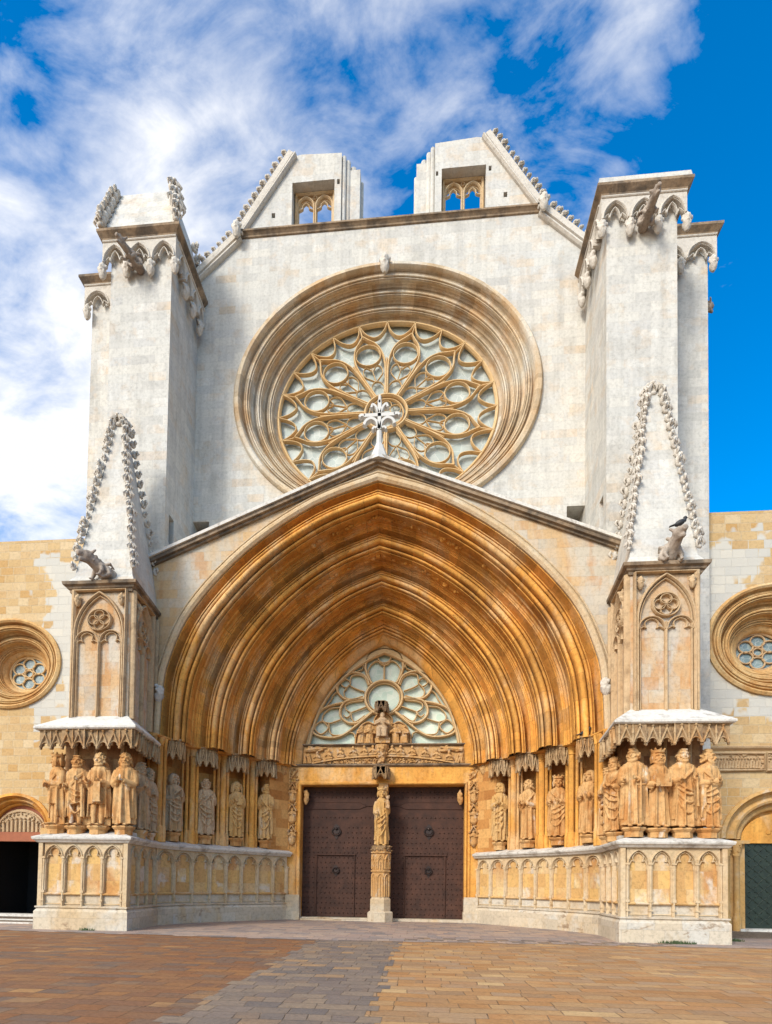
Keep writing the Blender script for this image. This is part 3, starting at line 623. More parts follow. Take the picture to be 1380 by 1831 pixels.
# ---- archivolts (six nested orders)
EDG = [0, .235, .455, .665, .84, 1.0]
def arch3(s, sb, n=30, z0=7.05):
    y = YP + 5.3 * sb
    return [(x, y, z) for x, z in parch(s, AW - 4.53 * s, 7.35 - .25 * s, AZA - 4.05 * s, n, z0)]
for k in range(5):
    U = UNIT if k < 4 else UNIT2
    s0, s1 = EDG[k], EDG[k + 1]; b = MB(); rows = [arch3(s0 + (s1 - s0) * a, s0 + (s1 - s0) * d) for a, d in U]; m = len(rows[0])
    vs = [p for r in rows for p in r]
    b.add(vs, [(i * m + j, (i + 1) * m + j, (i + 1) * m + j + 1, i * m + j + 1) for i in range(len(rows) - 1) for j in range(m - 1)])
    if k < 2:      # eroded little carvings in two of the hollows
        rr = random.Random(5 + k); s = EDG[k + 1] - .035; row = arch3(s, s - .04); lo, n = ((.70, 36), (.72, 48))[k]
        for h in (row[:len(row) // 2 + 1], row[::-1][:len(row) // 2 + 1]):
            for j in range(n // 2):
                f = rr.uniform(lo, 1.0); i0 = min(len(h) - 2, int(f * (len(h) - 1))); p, q, tt = h[i0], h[i0 + 1], rr.random()
                b.ell([p[i] + (q[i] - p[i]) * tt + (rr.uniform(-.04, .04) if i != 1 else rr.uniform(-.15, .0)) for i in range(3)], (rr.uniform(.06, .13), rr.uniform(.06, .12), rr.uniform(.06, .11)), 6, 5)
    b.build('archivolt', 'arch', cath, 42)

# ---- towers
for s, sd_ in SIDES:
    tw = md(s).box(8.42, 10.95, -2.82, -2.62, 11, 27.3).box(10.75, 10.95, -2.62, -.4, 11, 27.3).box(8.5, 10.9, -2.6, 1.5, 27.2, 27.32)
    tw.plate(sframe(8.42, -1), [(-2.62, 13), (.02, 13), (.02, 27.3), (-2.62, 27.3)], [[(-2.45, 15.2), (-2.45, 16.35), (-1.98, 16.35), (-1.98, 15.2)]], -.3, 0)
    tw.box(8.72, 13.1, -.51, 3.5, 0, 28.1)
    tower = tw.build('tower', 'white', cath)
    fz = md(s)
    def frieze(fr, a0, a1, n, z0, z1, z2, d):
        wd = (a1 - a0) / n; out = [(a0, z0)]
        for i in range(n):
            cc_ = a0 + (i + .5) * wd; out += [(cc_ - wd / 2 + .09, z0)] + arch(wd / 2 - .09, z0, z1, 6, None, cc_) + [(cc_ + wd / 2 - .09, z0)]
        out += [(a1, z0), (a1, z2), (a0, z2)]
        cl = []
        for p in out:
            if not cl or (Vector(p) - Vector(cl[-1])).length > 1e-5: cl.append(p)
        fz.plate(fr, cl, [], 0, d)
        for i in range(n):
            cc_ = a0 + (i + .5) * wd
            fz.bar(fr, arch(wd / 2 - .05, z0 + .02, z1 + .06, 6, None, cc_), .07, d - .02, d + .06)
            for q in (-1, 1): fz.bar(fr, crom([(cc_ + q * (wd / 2 - .1), z0 + .1), (cc_ + q * wd * .24, z0 + .26), (cc_ + q * wd * .2, z0 + .12), (cc_ + q * wd * .12, z0 + .36), (cc_, z1 - .12)], 3), .055, d * .4, d * .9)
        fz.bar(fr, [(a0, z2 - .1), (a1, z2 - .1)], .08, d, d + .05)
    frieze(frame((0, -2.82, 0), (1, 0, 0), (0, -1, 0)), 8.16, 11.2, 3, 26.35, 26.98, 27.32, .26)
    frieze(sframe(8.42, -1), -2.82, .0, 4, 26.35, 26.98, 27.32, .26)
    fz.build('corbel_frieze', 'whiteplain', tower); fz = md(s)
    frieze(frame((0, -.51, 0), (1, 0, 0), (0, -1, 0)), 10.95, 13.35, 2, 27.05, 27.65, 28.1, .24)
    fz.build('corbel_frieze', 'whiteplain', tower)
    hp = [(8.2 + i * 1.0, -3.0) for i in range(4)]
    for i, (x, y) in enumerate(hp): link(HEAD, 'corbel_head', 'whiteplain', tower, (s * x, y + .06, 26.16), 0, (1.15, 1.0, 1.2))
    for i in range(1, 4): link(HEAD, 'corbel_head', 'whiteplain', tower, (s * 8.26, -2.82 + i * .80, 26.1), radians(-90 * s), (1.1, 1.0, 1.2))
    for x in (11.0 + .95, 13.2): link(HEAD, 'corbel_head', 'whiteplain', tower, (s * x, -.66, 26.88), 0, (1.1, 1.0, 1.2))
    cn = md(s); cprof = [(0, 27.2), (.27, 27.26), (.28, 27.34), (.36, 27.42), (.42, 27.48), (.44, 27.5), (.44, 27.6), (.0, 27.72)]
    cn.sweep([(8.42, .7), (8.42, -2.82), (10.95, -2.82), (10.95, -.3)], cprof)
    cn.sweep([(10.96, -.51), (13.1, -.51), (13.1, 2)], [(a, z + .74) for a, z in cprof])
    cn.build('tower_cornice', 'cornice', tower)
    tp = md(s)
    if s < 0:
        tp.frust([(8.2, -3.1), (11.15, -3.1), (11.15, .5), (8.2, .5)], [(8.78, -2.2), (10.98, -2.2), (10.98, -.3), (8.78, -.3)], 27.68, 30.2)
    else:
        tp.frust([(8.02, -3.22), (11.35, -3.22), (11.35, .6), (8.02, .6)], [(8.06, -3.18), (11.3, -3.18), (11.3, .6), (8.06, .6)], 27.6, 27.86)
        tp.frust([(8.2, -3.0), (11.1, -3.0), (11.1, .5), (8.2, .5)], [(8.6, -2.4), (10.8, -2.4), (10.8, .2), (8.6, .2)], 27.86, 28.05)
    tpo = tp.build('tower_cap', 'white', tower)
    if s < 0:
        for (xa, xb, ry) in ((11.15, 10.98, -45), (8.2, 8.78, 45)):
            for k in range(7):
                f = (k + .6) / 7; link(CROCKET, 'crocket', 'whiteplain', tpo, (s * (xa + (xb - xa) * f), -3.12 + .9 * f, 27.7 + 2.5 * f), radians(ry), (1.9, 1.9, 2.0))
        for k in range(6):
            f = (k + .5) / 6; link(CROCKET, 'crocket', 'whiteplain', tpo, (s * (8.2 + .58 * f), .45 - .7 * f, 27.7 + 2.5 * f), radians(120), (1.6, 1.6, 1.8))

# ---- gargoyles
def gargoyle(L=1.3, up=.15, seed=1, fat=1.0):
    b = MB(); rr = random.Random(seed); f = fat
    b.tube([(0, .2, -.12), (0, -.1, -.06), (0, -L * .4, up * .3), (0, -L * .75, up * .75), (0, -L * .95, up)], [.2 * f, .22 * f, .19 * f, .16 * f, .15 * f], 10)
    hx = (0, -L, up + .04)
    b.ell(hx, (.17 * f, .2 * f, .17 * f), 10, 8)
    b.tube([(0, -L - .05, up + .06), (0, -L - .3 * f, up + .05)], [.13 * f, .08 * f], 8)      # upper jaw
    b.tube([(0, -L, up - .08), (0, -L - .24 * f, up - .16)], [.10 * f, .055 * f], 8)       # lower jaw
    for q in (-1, 1):
        b.tube([(q * .10 * f, -L + .05, up + .12), (q * .19 * f, -L + .14, up + .24), (q * .16 * f, -L + .2, up + .30)], [.06, .045, .015], 6)
        b.ell((q * .09 * f, -L - .12, up + .14), .04 * f, 6, 5)
        b.tube([(q * .15 * f, -L * .45, up * .3), (q * .25 * f, -L * .5, -.16), (q * .2 * f, -L * .62, -.33), (q * .2 * f, -L * .75, -.32)], [.10, .075, .05, .035], 7)
        b.tube([(q * .16 * f, -.1, 0), (q * .27 * f, -.1, -.2), (q * .22 * f, -.3, -.34), (q * .2 * f, -.42, -.32)], [.13, .09, .05, .03], 7)
        b.tube([(q * .12 * f, -L * .3, .12), (q * .30 * f, -L * .15, .16), (q * .22 * f, .1, .05)], [.06, .05, .03], 6)
    for k in range(10): b.ell((rr.uniform(-.16, .16) * f, -L * rr.uniform(.1, .85), up * .5 + rr.uniform(.02, .2) * f), rr.uniform(.04, .07), 6, 5)
    return remeshed(b, 'gargoyle', .028, 2)
G1, G2, G3 = gargoyle(.95, -.05, 1, .85), gargoyle(.72, .22, 2, 1.2), gargoyle(.6, .3, 4, 1.15)
link(G1, 'gargoyle', 'gargoyle', cath, (-9.72, -3.0, 26.25), radians(-16))
link(G1, 'gargoyle', 'gargoyle', cath, (9.72, -3.0, 26.25), radians(4), (1.05, 1, 1))
link(G1, 'gargoyle', 'gargoyle', cath, (13.1, .3, 26.0), radians(90), (1.15, .5, 1.1))
link(G2, 'gargoyle', 'gargoyle', cath, (-9.2, -5.5, 12.35), radians(-34))
link(G3, 'gargoyle', 'gargoyle', cath, (9.5, -5.5, 12.3), radians(10))

# ---- portal piers: shaft, blind windows, cornice, crocketed pyramid
for s, _ in SIDES:
    b = md(s); shaft = [(8.36, -5.45), (10.5, -5.45), (10.5, -2.7), (8.6, -2.7)]
    b.prism(shaft, 3.0, 11.75)
    pier = b.build('portal_pier', 'creampanel', cath)
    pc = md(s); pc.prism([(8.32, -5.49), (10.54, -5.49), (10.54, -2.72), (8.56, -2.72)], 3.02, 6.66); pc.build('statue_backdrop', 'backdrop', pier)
    t = md(s)
    def blind(fr, a0, a1, z0, z1, heads=True):
        W_ = a1 - a0; c_ = (a0 + a1) / 2; h = W_ / 2
        t.bar(fr, [(a0 - .02, z0), (a0 - .02, z1), (a1 + .02, z1), (a1 + .02, z0)], .08, 0, .17); 
        hw = h - .05; zs, za = z1 - 1.55, z1 - .08
        t.bar(fr, arch(hw, zs, za, 10, z0, c_), .09, 0, .17); t.bar(fr, arch(hw - .09, zs, za - .12, 10, z0, c_), .045, 0, .1)
        t.bar(fr, [(c_, z0), (c_, zs - .05)], .08, 0, .15)
        for q in (-1, 1):
            cc_ = c_ + q * hw / 2; lw = hw / 2 - .03
            t.bar(fr, arch(lw, zs - .28, zs + .12, 6, None, cc_), .06, 0, .14)
            for r_ in (-1, 1): t.bar(fr, crom([(cc_ + r_ * lw, zs - .3), (cc_ + r_ * lw * .6, zs - .2), (cc_ + r_ * lw * .45, zs - .24), (cc_ + r_ * lw * .5, zs - .08), (cc_ + r_ * lw * .3, zs + .02), (cc_, zs + .06)], 3), .04, 0, .1)
        t.bar(fr, circ(c_, zs + .50, hw * .47, 24, .9), .06, 0, .15, True)
        for r_ in range(4):
            a = pi / 2 * r_; t.bar(fr, circ(c_ + cos(a) * hw * .225, zs + .50 + sin(a) * hw * .20, hw * .20, 14, .9), .045, 0, .13, True)
    blind(frame((0, -5.45, 0), (1, 0, 0), (0, -1, 0)), 8.50, 10.36, 7.25, 11.72)
    fs, Ls = edgeframe((8.6, -2.7), (8.36, -5.45))
    blind(fs, Ls - 1.9, Ls - .12, 7.25, 11.72)
    t.bar(fs, [(Ls - 2.25, 9.1), (Ls - 2.25, 11.7)], .12, 0, .2); t.bar(fs, [(Ls - 2.5, 9.1), (Ls - 2.5, 11.7)], .10, 0, .16)
    t.build('blind_tracery', 'mould', pier)
    for x in (8.64, 10.22): link(HEAD, 'carved_head', 'mould', pier, (s * x, -5.50, 11.42), 0, (.7, .8, .75))
    link(HEAD, 'carved_head', 'mould', pier, (s * 8.36, -5.0, 11.28), radians(-90 * s), (.8, .8, .85))
    link(HEAD, 'carved_corbel', 'whiteplain', pier, (s * 8.42, -3.15, 8.95), radians(-75 * s), (1.3, 1.3, 1.3))
    cn = md(s); cn.sweep([(8.63, -2.7), (8.36, -5.45), (10.5, -5.45), (10.5, -2.6)], [(0, 11.66), (.06, 11.68), (.07, 11.76), (.13, 11.80), (.15, 11.86), (.24, 11.9), (.26, 12.0), (0, 12.08)])
    cn.build('pier_cornice', 'cornice', pier)
    sp = md(s)
    B0 = [(8.2, -5.6), (10.66, -5.6), (10.66, -2.75), (8.42, -2.75)]; B1 = [(8.35, -5.42), (10.46, -5.42), (10.46, -2.85), (8.55, -2.85)]
    sp.frust(B0, B1, 12.0, 12.3)
    T1 = [(9.28, -4.6), (9.56, -4.6), (9.56, -4.3), (9.28, -4.3)]; ZT = 18.45
    sp.frust(B1, T1, 12.3, ZT)
    spire = sp.build('pinnacle', 'white', cath)
    for e, rz in ((0, -45), (1, 45), (2, 135), (3, -135)):
        n = 18
        for k in range(n):
            f = (k + .5) / n; x = B1[e][0] + (T1[e][0] - B1[e][0]) * f; y = B1[e][1] + (T1[e][1] - B1[e][1]) * f
            o = link(CROCKET, 'crocket', 'whiteplain', spire, (s * x, y, 12.45 + (ZT - 12.45) * f), radians(rz * s), (1.15, 1.1, 1.35))
    for k in range(5): link(CROCKET, 'crocket', 'whiteplain', spire, (s * 9.42, -4.45, ZT), 2 * pi * k / 5, (1.8, 1.5, 1.6))

# ---- base of the portal: plinth, blind arcade, ledge (pier + splayed jamb)
JP = [(4.2, 1.95), (4.75, 1.22), (5.3, .6), (5.83, .0), (6.32, -.57), (6.81, -1.16), (7.29, -1.85), (7.69, -2.65), (7.98, -3.6)]
PJ = JP + [(7.78, -6.3), (10.86, -6.3), (10.86, -2.6)]
def offp(path, o):
    out = []
    for i, p in enumerate(path):
        p = Vector(p); a = Vector(path[i - 1]) if i else None; b = Vector(path[i + 1]) if i < len(path) - 1 else None
        t1 = (p - a).normalized() if a is not None else (b - p).normalized(); t2 = (b - p).normalized() if b is not None else t1
        n1 = Vector((t1.y, -t1.x)); n2 = Vector((t2.y, -t2.x)); nn = n1 + n2; nn = nn / max(.3, nn.dot(n1)); q = p + nn * o; out.append((q.x, q.y))
    return out
for s, _ in SIDES:
    b = md(s); b.sweep(PJ, [(-.5, 0), (.07, 0), (.07, .60), (.0, .70), (-.5, .70)])
    b.sweep([(p[0], p[1]) for p in PJ], [(-.3, .705), (.02, .705), (.05, .73), (.05, .77), (-.12, .80)])
    base = b.build('portal_plinth', 'plinth', cath)
    b = md(s); b.sweep(PJ, [(-.13, .75), (-.13, 2.95)]); b.sweep(PJ, [(-.14, 1.13), (-.02, 1.15), (.0, 1.18), (-.12, 1.24)])
    b.build('arcade_back_panel', 'dadoback', base); b = md(s); b.sweep(PJ, [(-.11, .75), (-.11, 1.14)]); b.build('lower_panel', 'plinth', base)
    b = md(s); T = md(s)
    def bays(fr, a0, a1, n):
        wd = (a1 - a0) / n
        out = [(a0, 2.4)]
        for i in range(n):
            c_ = a0 + (i + .5) * wd; out += arch(wd / 2 - .055, 2.4, 2.78, 6, None, c_)
        out += [(a1, 2.4), (a1, 2.93), (a0, 2.93)]
        T.plate(fr, out, [], -.14, -.06)
        for i in range(n):
            c_ = a0 + (i + .5) * wd; trefoil_arch(T, fr, c_, wd / 2 - .03, 2.38, 2.80, 2.2, -.12, -.01, .055)
            T.fbox(fr, a0 + i * wd + .05, a0 + (i + 1) * wd - .05, .84, .87, -.13, -.08)
        for i in range(n + 1):
            a = a0 + i * wd
            T.bar(fr, [(a, .78), (a, 2.42)], .085, -.13, .0, taper=.5)
            for q in (-1, 1): T.bar(fr, [(a + q * .05, 1.2), (a + q * .05, 2.36)], .045, -.13, -.03, taper=.5)
            T.fbox(fr, a - .065, a + .065, 2.35, 2.40, -.12, .02); T.fbox(fr, a - .055, a + .055, .95, 1.0, -.12, .02); T.fbox(fr, a - .06, a + .06, 1.22, 1.30, -.12, .01)
    # front of the pier
    fr = frame((0, -6.3, 0), (1, 0, 0), (0, -1, 0)); bays(fr, 7.98, 10.68, 4)
    T.fbox(fr, 7.78, 7.93, .75, 2.93, -.13, .0); T.fbox(fr, 10.72, 10.86, .75, 2.93, -.13, .0)
    fs_, Ls_ = edgeframe(JP[-1], (7.78, -6.3)); bays(fs_, .08, Ls_ - .3, 3); T.fbox(fs_, Ls_ - .25, Ls_, .75, 2.93, -.13, .0)
    tot = 0; seg = []
    for i in range(len(JP) - 1):
        f_, L_ = edgeframe(JP[i], JP[i + 1]); bays(f_, .12 if i == 0 else .0, L_, 1)
    T.build('blind_arcade', 'creamcarve', base)
    l = md(s)
    l.sweep(PJ, [(.0, 2.86), (.05, 2.88), (.10, 2.94), (.15, 2.97), (.17, 3.02), (.17, 3.06), (-.10, 3.16), (-.62, 3.28)])
    l.prism([(7.9, -5.8), (10.5, -5.8), (10.5, -2.7), (8.2, -2.7)], 3.0, 3.275)
    l.build('statue_ledge', 'dirty', cath)
    # niches of the jamb
    wl_ = md(s); NI = JP[1:]; wl_.sweep([(4.22, 1.98), (4.98, 1.02)], [(-.02, 3.1), (-.02, 7.06)]); wl_.sweep(NI, [(-.95, 3.1), (-.95, 7.08)])
    f_, L_ = edgeframe((4.98, 1.02), (5.6, 1.6)); wl_.sweep([(4.98, 1.04), (5.6, 1.6)][::-1], [(0, 3.1), (0, 7.06)])
    wl_.sweep([(7.98, -3.9), (8.9, -3.5)], [(0, 3.1), (0, 7.06)])
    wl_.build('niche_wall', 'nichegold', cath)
    ce = md(s); ce.sweep(JP + [(8.03, -3.9)], [(-1.4, 7.03), (.0, 7.03), (.05, 7.07), (.05, 7.12), (-.15, 7.16), (-1.4, 7.17)])
    ce.build('jamb_cornice', 'gold', cath)
    for (x, y) in ((7.50, -1.62), (6.62, -.40), (5.68, .72), (8.05, -3.5)):
        cl = md(s)
        for dx, dy, r in ((0, 0, .12), (.17, -.14, .065), (-.13, .17, .065), (.3, -.3, .05)):
            cl.lathe([(r * 1.5, 3.12), (r * 1.5, 3.6), (r * 1.25, 3.66), (r * 1.3, 3.72), (r, 3.76), (r, 6.72), (r * 1.25, 6.74), (r * 1.1, 6.8), (r * 1.6, 6.98), (r * 1.6, 7.04)], (x + dx, y + dy, 0), 9)
        cl.build('niche_shaft', 'gold', cath, 40)
    # small canopies over the jamb statues
    for (x, y) in ((7.85, -2.81), (7.06, -1.34), (6.1, -.16), (5.13, .95)):
        cb = MB(); lt = MB(); p = [(.42, .5), (.42, -.06), (.26, -.28), (-.26, -.28), (-.42, -.06), (-.42, .5)]
        for i in range(5):
            f_, L_ = edgeframe(p[::-1][i], p[::-1][i + 1]); n_ = (1, 1, 2, 1, 1)[i]
            fringe(cb, f_, L_, n_, -.72, -.04, .0, False, lt)
        cb.prism(offp(p, .0)[::-1], -.06, 0.0); cb.prism([(q[0] * 1.12, q[1] * 1.12) for q in p][::-1], 0.0, .06); cb.prism([(q[0] * .8, q[1] * .8) for q in p][::-1], -.5, -.05)
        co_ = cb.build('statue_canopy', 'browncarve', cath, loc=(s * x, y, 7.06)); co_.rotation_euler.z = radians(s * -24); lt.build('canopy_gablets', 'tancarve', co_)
    # big canopy round the pier
    cp = md(s); Pc = [(7.95, -3.9), (7.66, -6.38), (10.98, -6.38), (10.98, -2.75)]
    cp.sweep(Pc, [(-.1, 6.62), (.06, 6.62), (.10, 6.66), (.10, 6.72)] ); 
    A = offp(Pc, .10); B = [(8.52, -3.9), (8.34, -5.47), (10.52, -5.47), (10.52, -2.75)]
    A2 = [(A[0][0], A[0][1]), A[1], A[2], A[3]]
    cp.frust([A2[0], A2[1], A2[2], A2[3]], [(B[0][0] + .0, B[0][1]), B[1], B[2], B[3]], 6.72, 7.32)
    cp.build('canopy_roof', 'dirty', cath)
    fg = md(s)
    fr = frame((0, -6.32, 0), (1, 0, 0), (0, -1, 0)); fA = lambda a, z, d: fr(a + 7.7, z, d); lt = md(s); fringe(fg, fA, 3.24, 8, 5.98, 6.62, lt=lt)
    f_, L_ = edgeframe((7.99, -3.9), (7.7, -6.35)); fringe(fg, f_, L_, 6, 5.98, 6.62, lt=lt)
    fg.box(7.95, 10.85, -6.2, -5.4, 6.45, 6.6); fg.box(8.1, 8.5, -6.2, -3.9, 6.45, 6.6)
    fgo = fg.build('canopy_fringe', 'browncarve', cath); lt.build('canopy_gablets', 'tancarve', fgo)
    # shafts between the pier statues, and the corbelled dark recess wall
    for x in (8.45, 9.38, 10.12):
        cl = md(s); cl.lathe([(.10, 3.25), (.10, 3.5), (.06, 3.55), (.06, 6.3), (.1, 6.45)], (x, -5.55, 0), 8); cl.build('pier_shaft', 'mould', cath, 40)

# ---- door surround, lintel, trumeau
b = MB(); fl = FRONT(1.98)
b.plate(fl, [(-4.35, 0), (-3.74, 0), (-3.74, 6.2), (3.74, 6.2), (3.74, 0), (4.35, 0), (4.35, 7.06), (-4.35, 7.06)], [], -.9, 0)
b.bar(fl, [(-3.79, 1.1), (-3.79, 6.27), (3.79, 6.27), (3.79, 1.1)], .12, 0, .10)
for s, _ in SIDES: b.bar(fl, [(s * 3.95, 1.1), (s * 3.95, 6.3)], .07, 0, .06); b.bar(fl, [(s * 4.28, 3.2), (s * 4.28, 7.0)], .08, 0, .07)
b.build('door_surround', 'gold', cath)
for s, _ in SIDES:
    b = md(s); b.box(3.68, 4.36, 1.72, 2.2, 0, .48); b.box(3.71, 4.33, 1.78, 2.2, .48, 1.05); b.fbox(FRONT(1.98), 3.72, 4.32, 1.05, 1.14, 0, .14)
    b.build('door_jamb_base', 'plinth', cath)
b = MB(); b.sweep([(-4.4, 1.98), (4.4, 1.98)], [(0, 7.02), (.1, 7.06), (.14, 7.1), (.14, 7.14), (0, 7.16), (-.8, 7.16)]); b.build('lintel_string', 'cornice', cath)
TX, TY = .02, 1.62
t = MB()
t.lathe([(.60, 0), (.60, .40), (.54, .46), (.48, .48), (.48, 1.0), (.43, 1.06), (.43, 1.10)], (TX, TY, 0), 8, ang=(pi / 8, 2 * pi + pi / 8)); tb = t.build('trumeau_base', 'plinth', cath)
t = MB()
t.lathe([(.41, 1.08), (.41, 2.20), (.47, 2.22), (.47, 2.28), (.41, 2.30), (.41, 3.02), (.48, 3.05), (.48, 3.10), (.40, 3.12), (.42, 3.3)], (TX, TY, 0), 8, ang=(pi / 8, 2 * pi + pi / 8))
t.box(TX - .16, TX + .26, TY + .18, 2.6, 0.1, 6.25)
for k in range(8):
    a = k * pi / 4; f_ = frame((TX + cos(a) * .379, TY + sin(a) * .379, 0), (-sin(a), cos(a), 0), (cos(a), sin(a), 0))
    t.bar(f_, arch(.12, 1.95, 2.12, 5, 1.12), .04, 0, .045); t.bar(f_, [(0, 1.12), (0, 2.0)], .03, 0, .04)
    t.bar(f_, arch(.11, 2.62, 2.84, 5, 2.34), .04, 0, .05); t.bar(f_, [(-.12, 2.75), (0, 2.98), (.12, 2.75)], .04, 0, .06); t.bar(f_, [(0, 2.34), (0, 2.65)], .03, 0, .05)
t.build('trumeau_pillar', 'goldcarve', cath)
b = MB(); rr = random.Random(9)
for k in range(46):
    a = rr.uniform(0, 2 * pi); z = rr.uniform(3.13, 3.36); b.ell((TX + cos(a) * (.36 + .1 * rr.random()), TY + sin(a) * (.36 + .1 * rr.random()), z), (rr.uniform(.05, .09), rr.uniform(.05, .09), rr.uniform(.03, .06)), 6, 5)
b.lathe([(.38, 3.1), (.44, 3.38)], (TX, TY, 0), 10); b.build('leaf_capital', 'browncarve', cath)
# bracket canopy above the trumeau statue
cb = MB(); p = [(.34, .6), (.34, -.10), (.2, -.32), (-.2, -.32), (-.34, -.10), (-.34, .6)]
for i in range(5):
    f_, L_ = edgeframe(p[::-1][i], p[::-1][i + 1]); fringe(cb, f_, L_, 1, -.42, .12, .0, False)
cb.prism(p[::-1], -.2, .16)
cb.build('trumeau_canopy', 'browncarve', cath, loc=(TX - .05, 1.55, 6.78))

# ---- doors
def stud(mb, x, y, z, r=.045): mb.lathe([(r, 0), (r * .7, .018), (.004, .03)], (0, 0, 0), 6) if False else mb.add([(x + r, y, z), (x, y, z + r), (x - r, y, z), (x, y, z - r), (x, y - .05, z)], [(0, 1, 4), (1, 2, 4), (2, 3, 4), (3, 0, 4)])
for s, _ in SIDES:
    y0 = 2.62; x0, x1 = (.2, 3.78); st = md(s); st.box(x0, x1, y0, y0 + .2, .14, 6.3)
    xc = 2.05; wd0, wd1 = (1.28, 3.08) if s < 0 else (1.05, 2.9)
    nx = 17
    for j in range(25):
        z = .3 + j * .235
        if 4.42 < z < 5.1 and j % 2 == 0: continue
        if 5.1 < z < 5.5: continue
        for i in range(nx):
            x = x0 + .14 + i * .205
            if abs(x - 2.15) < .42 and 3.7 < z < 4.5: continue
            if abs(x - wd0) < .07 or abs(x - wd1) < .07: continue
            if abs(z - 3.02) < .07: continue
            stud(st, x + (.05 if j % 3 == 1 else 0), y0, z)
    door = st.build('main_door', 'door', cath)
    e = md(s); fd = frame((0, y0, 0), (1, 0, 0), (0, -1, 0))
    e.bar(fd, [(wd0, .16), (wd0, 3.0), (wd1, 3.0), (wd1, .16)], .07, 0, .06); e.fbox(fd, wd0 - .05, wd1 + .08, 3.0, 3.06, 0, .09)
    e.build('wicket_door', 'door', door)
    e = md(s)
    e.plate(fd, [(x1, 5.15), (x1, 5.5), (1.1, 5.5), (.75, 5.33), (.4, 5.33), (.4, 5.30), (.75, 5.30), (1.1, 5.15)], [], 0, .02)
    e.bar(fd, [(x1, 5.17), (1.1, 5.17), (.75, 5.31), (.4, 5.31)], .035, .02, .04); e.bar(fd, [(x1, 5.48), (1.1, 5.48), (.75, 5.33)], .035, .02, .04)
    e.build('strap_hinge', 'door', door)
    for zc, R_, nm in ((4.1, .20, 'door_knocker'), (2.28, .15, 'wicket_knocker')):
        e = MB(); fk = frame((s * 2.15, y0, zc), (1, 0, 0), (0, -1, 0))
        e.bar(fk, circ(0, 0, R_, 20, .9), .06, .02, .09, True)
        e.plate(fk, circ(0, .05, R_ * .8, 10), [], 0, .03); e.lathe([(R_ * .28, 0), (R_ * .2, .1)], (0, 0, 0), 8) if False else e.ell((s * 2.15, y0 - .06, zc + R_ * .7), (R_ * .35, .06, R_ * .35), 8, 6)
        e.plate(fk, [(-R_ * .45, -R_ * 1.2), (0, -R_ * 1.9), (R_ * .45, -R_ * 1.2), (R_ * .3, -R_ * .9), (-R_ * .3, -R_ * .9)], [], 0, .03)
        e.plate(fk, [(-R_ * .8, R_), (0, R_ * 1.9), (R_ * .8, R_)], [], 0, .025)
        e.build(nm, 'iron', door)
b = MB().box(-3.74, 3.74, 1.9, 2.62, 0, .12).box(-3.6, -.55, 1.55, 1.9, 0, .07); b.build('door_threshold', 'plinth', cath)
b = MB().box(-3.74, 3.74, 2.83, 2.95, 0, 6.3); b.build('door_backing', 'dark', cath)
# consoles under the lintel corners
for s, _ in SIDES: link(HEAD, 'carved_corbel', 'goldcarve', cath, (s * 3.62, 2.3, 5.75), radians(s * -60), (.9, .9, 1.2))
for s, _ in SIDES: link(HEAD, 'carved_corbel', 'goldcarve', cath, (s * 4.55, 1.75, 6.9), radians(s * -15), (1.1, .9, .9))

# ---- small carved figures
def mini(seed, seated=False, bust=False):
    b = MB(); rr = random.Random(seed)
    if bust:
        b.ell((0, -.04, .16), (.13, .09, .14), 10, 7); b.ell((0, -.06, .36), (.075, .075, .09), 9, 7)
        for q in (-1, 1): b.tube([(q * .12, -.04, .2), (q * .17, -.12, .1), (q * .03, -.16, .18)], [.045, .04, .03], 6)
        b.box(-.2, .2, -.08, .06, -.02, .08)
    else:
        H = 1.0
        b.lathe([(.17, 0), (.15, .12), (.13, .4), (.12, .55), (.15, .72), (.08, .80), (.05, .83)], (0, 0, 0), 12, sc=(1, .7))
        for k in range(7): a = rr.uniform(pi, 2 * pi); b.tube([(cos(a) * .15, sin(a) * .11, .02), (cos(a + .2) * .13, sin(a + .2) * .09, .5)], [.022, .015], 5)
        b.ell((0, -.02, .90), (.075, .08, .10), 10, 8); b.ell((0, -.06, .84), (.045, .04, .06), 7, 6)
        for q in (-1, 1): b.tube([(q * .15, 0, .70), (q * .19, -.06, .52), (q * .04, -.16, .55 + rr.uniform(-.05, .08))], [.05, .045, .03], 6)
        if seated: b.ell((0, -.16, .36), (.17, .15, .10), 10, 7); b.tube([(.08, -.26, .34), (.08, -.24, .02)], .07, 7); b.tube([(-.08, -.26, .34), (-.08, -.24, .02)], .07, 7)
    return remeshed(b, 'relief_figure', .020, 1)
MINI = [mini(1), mini(2), mini(3)]; MSEAT = mini(4, True); MBUST = mini(5, bust=True)
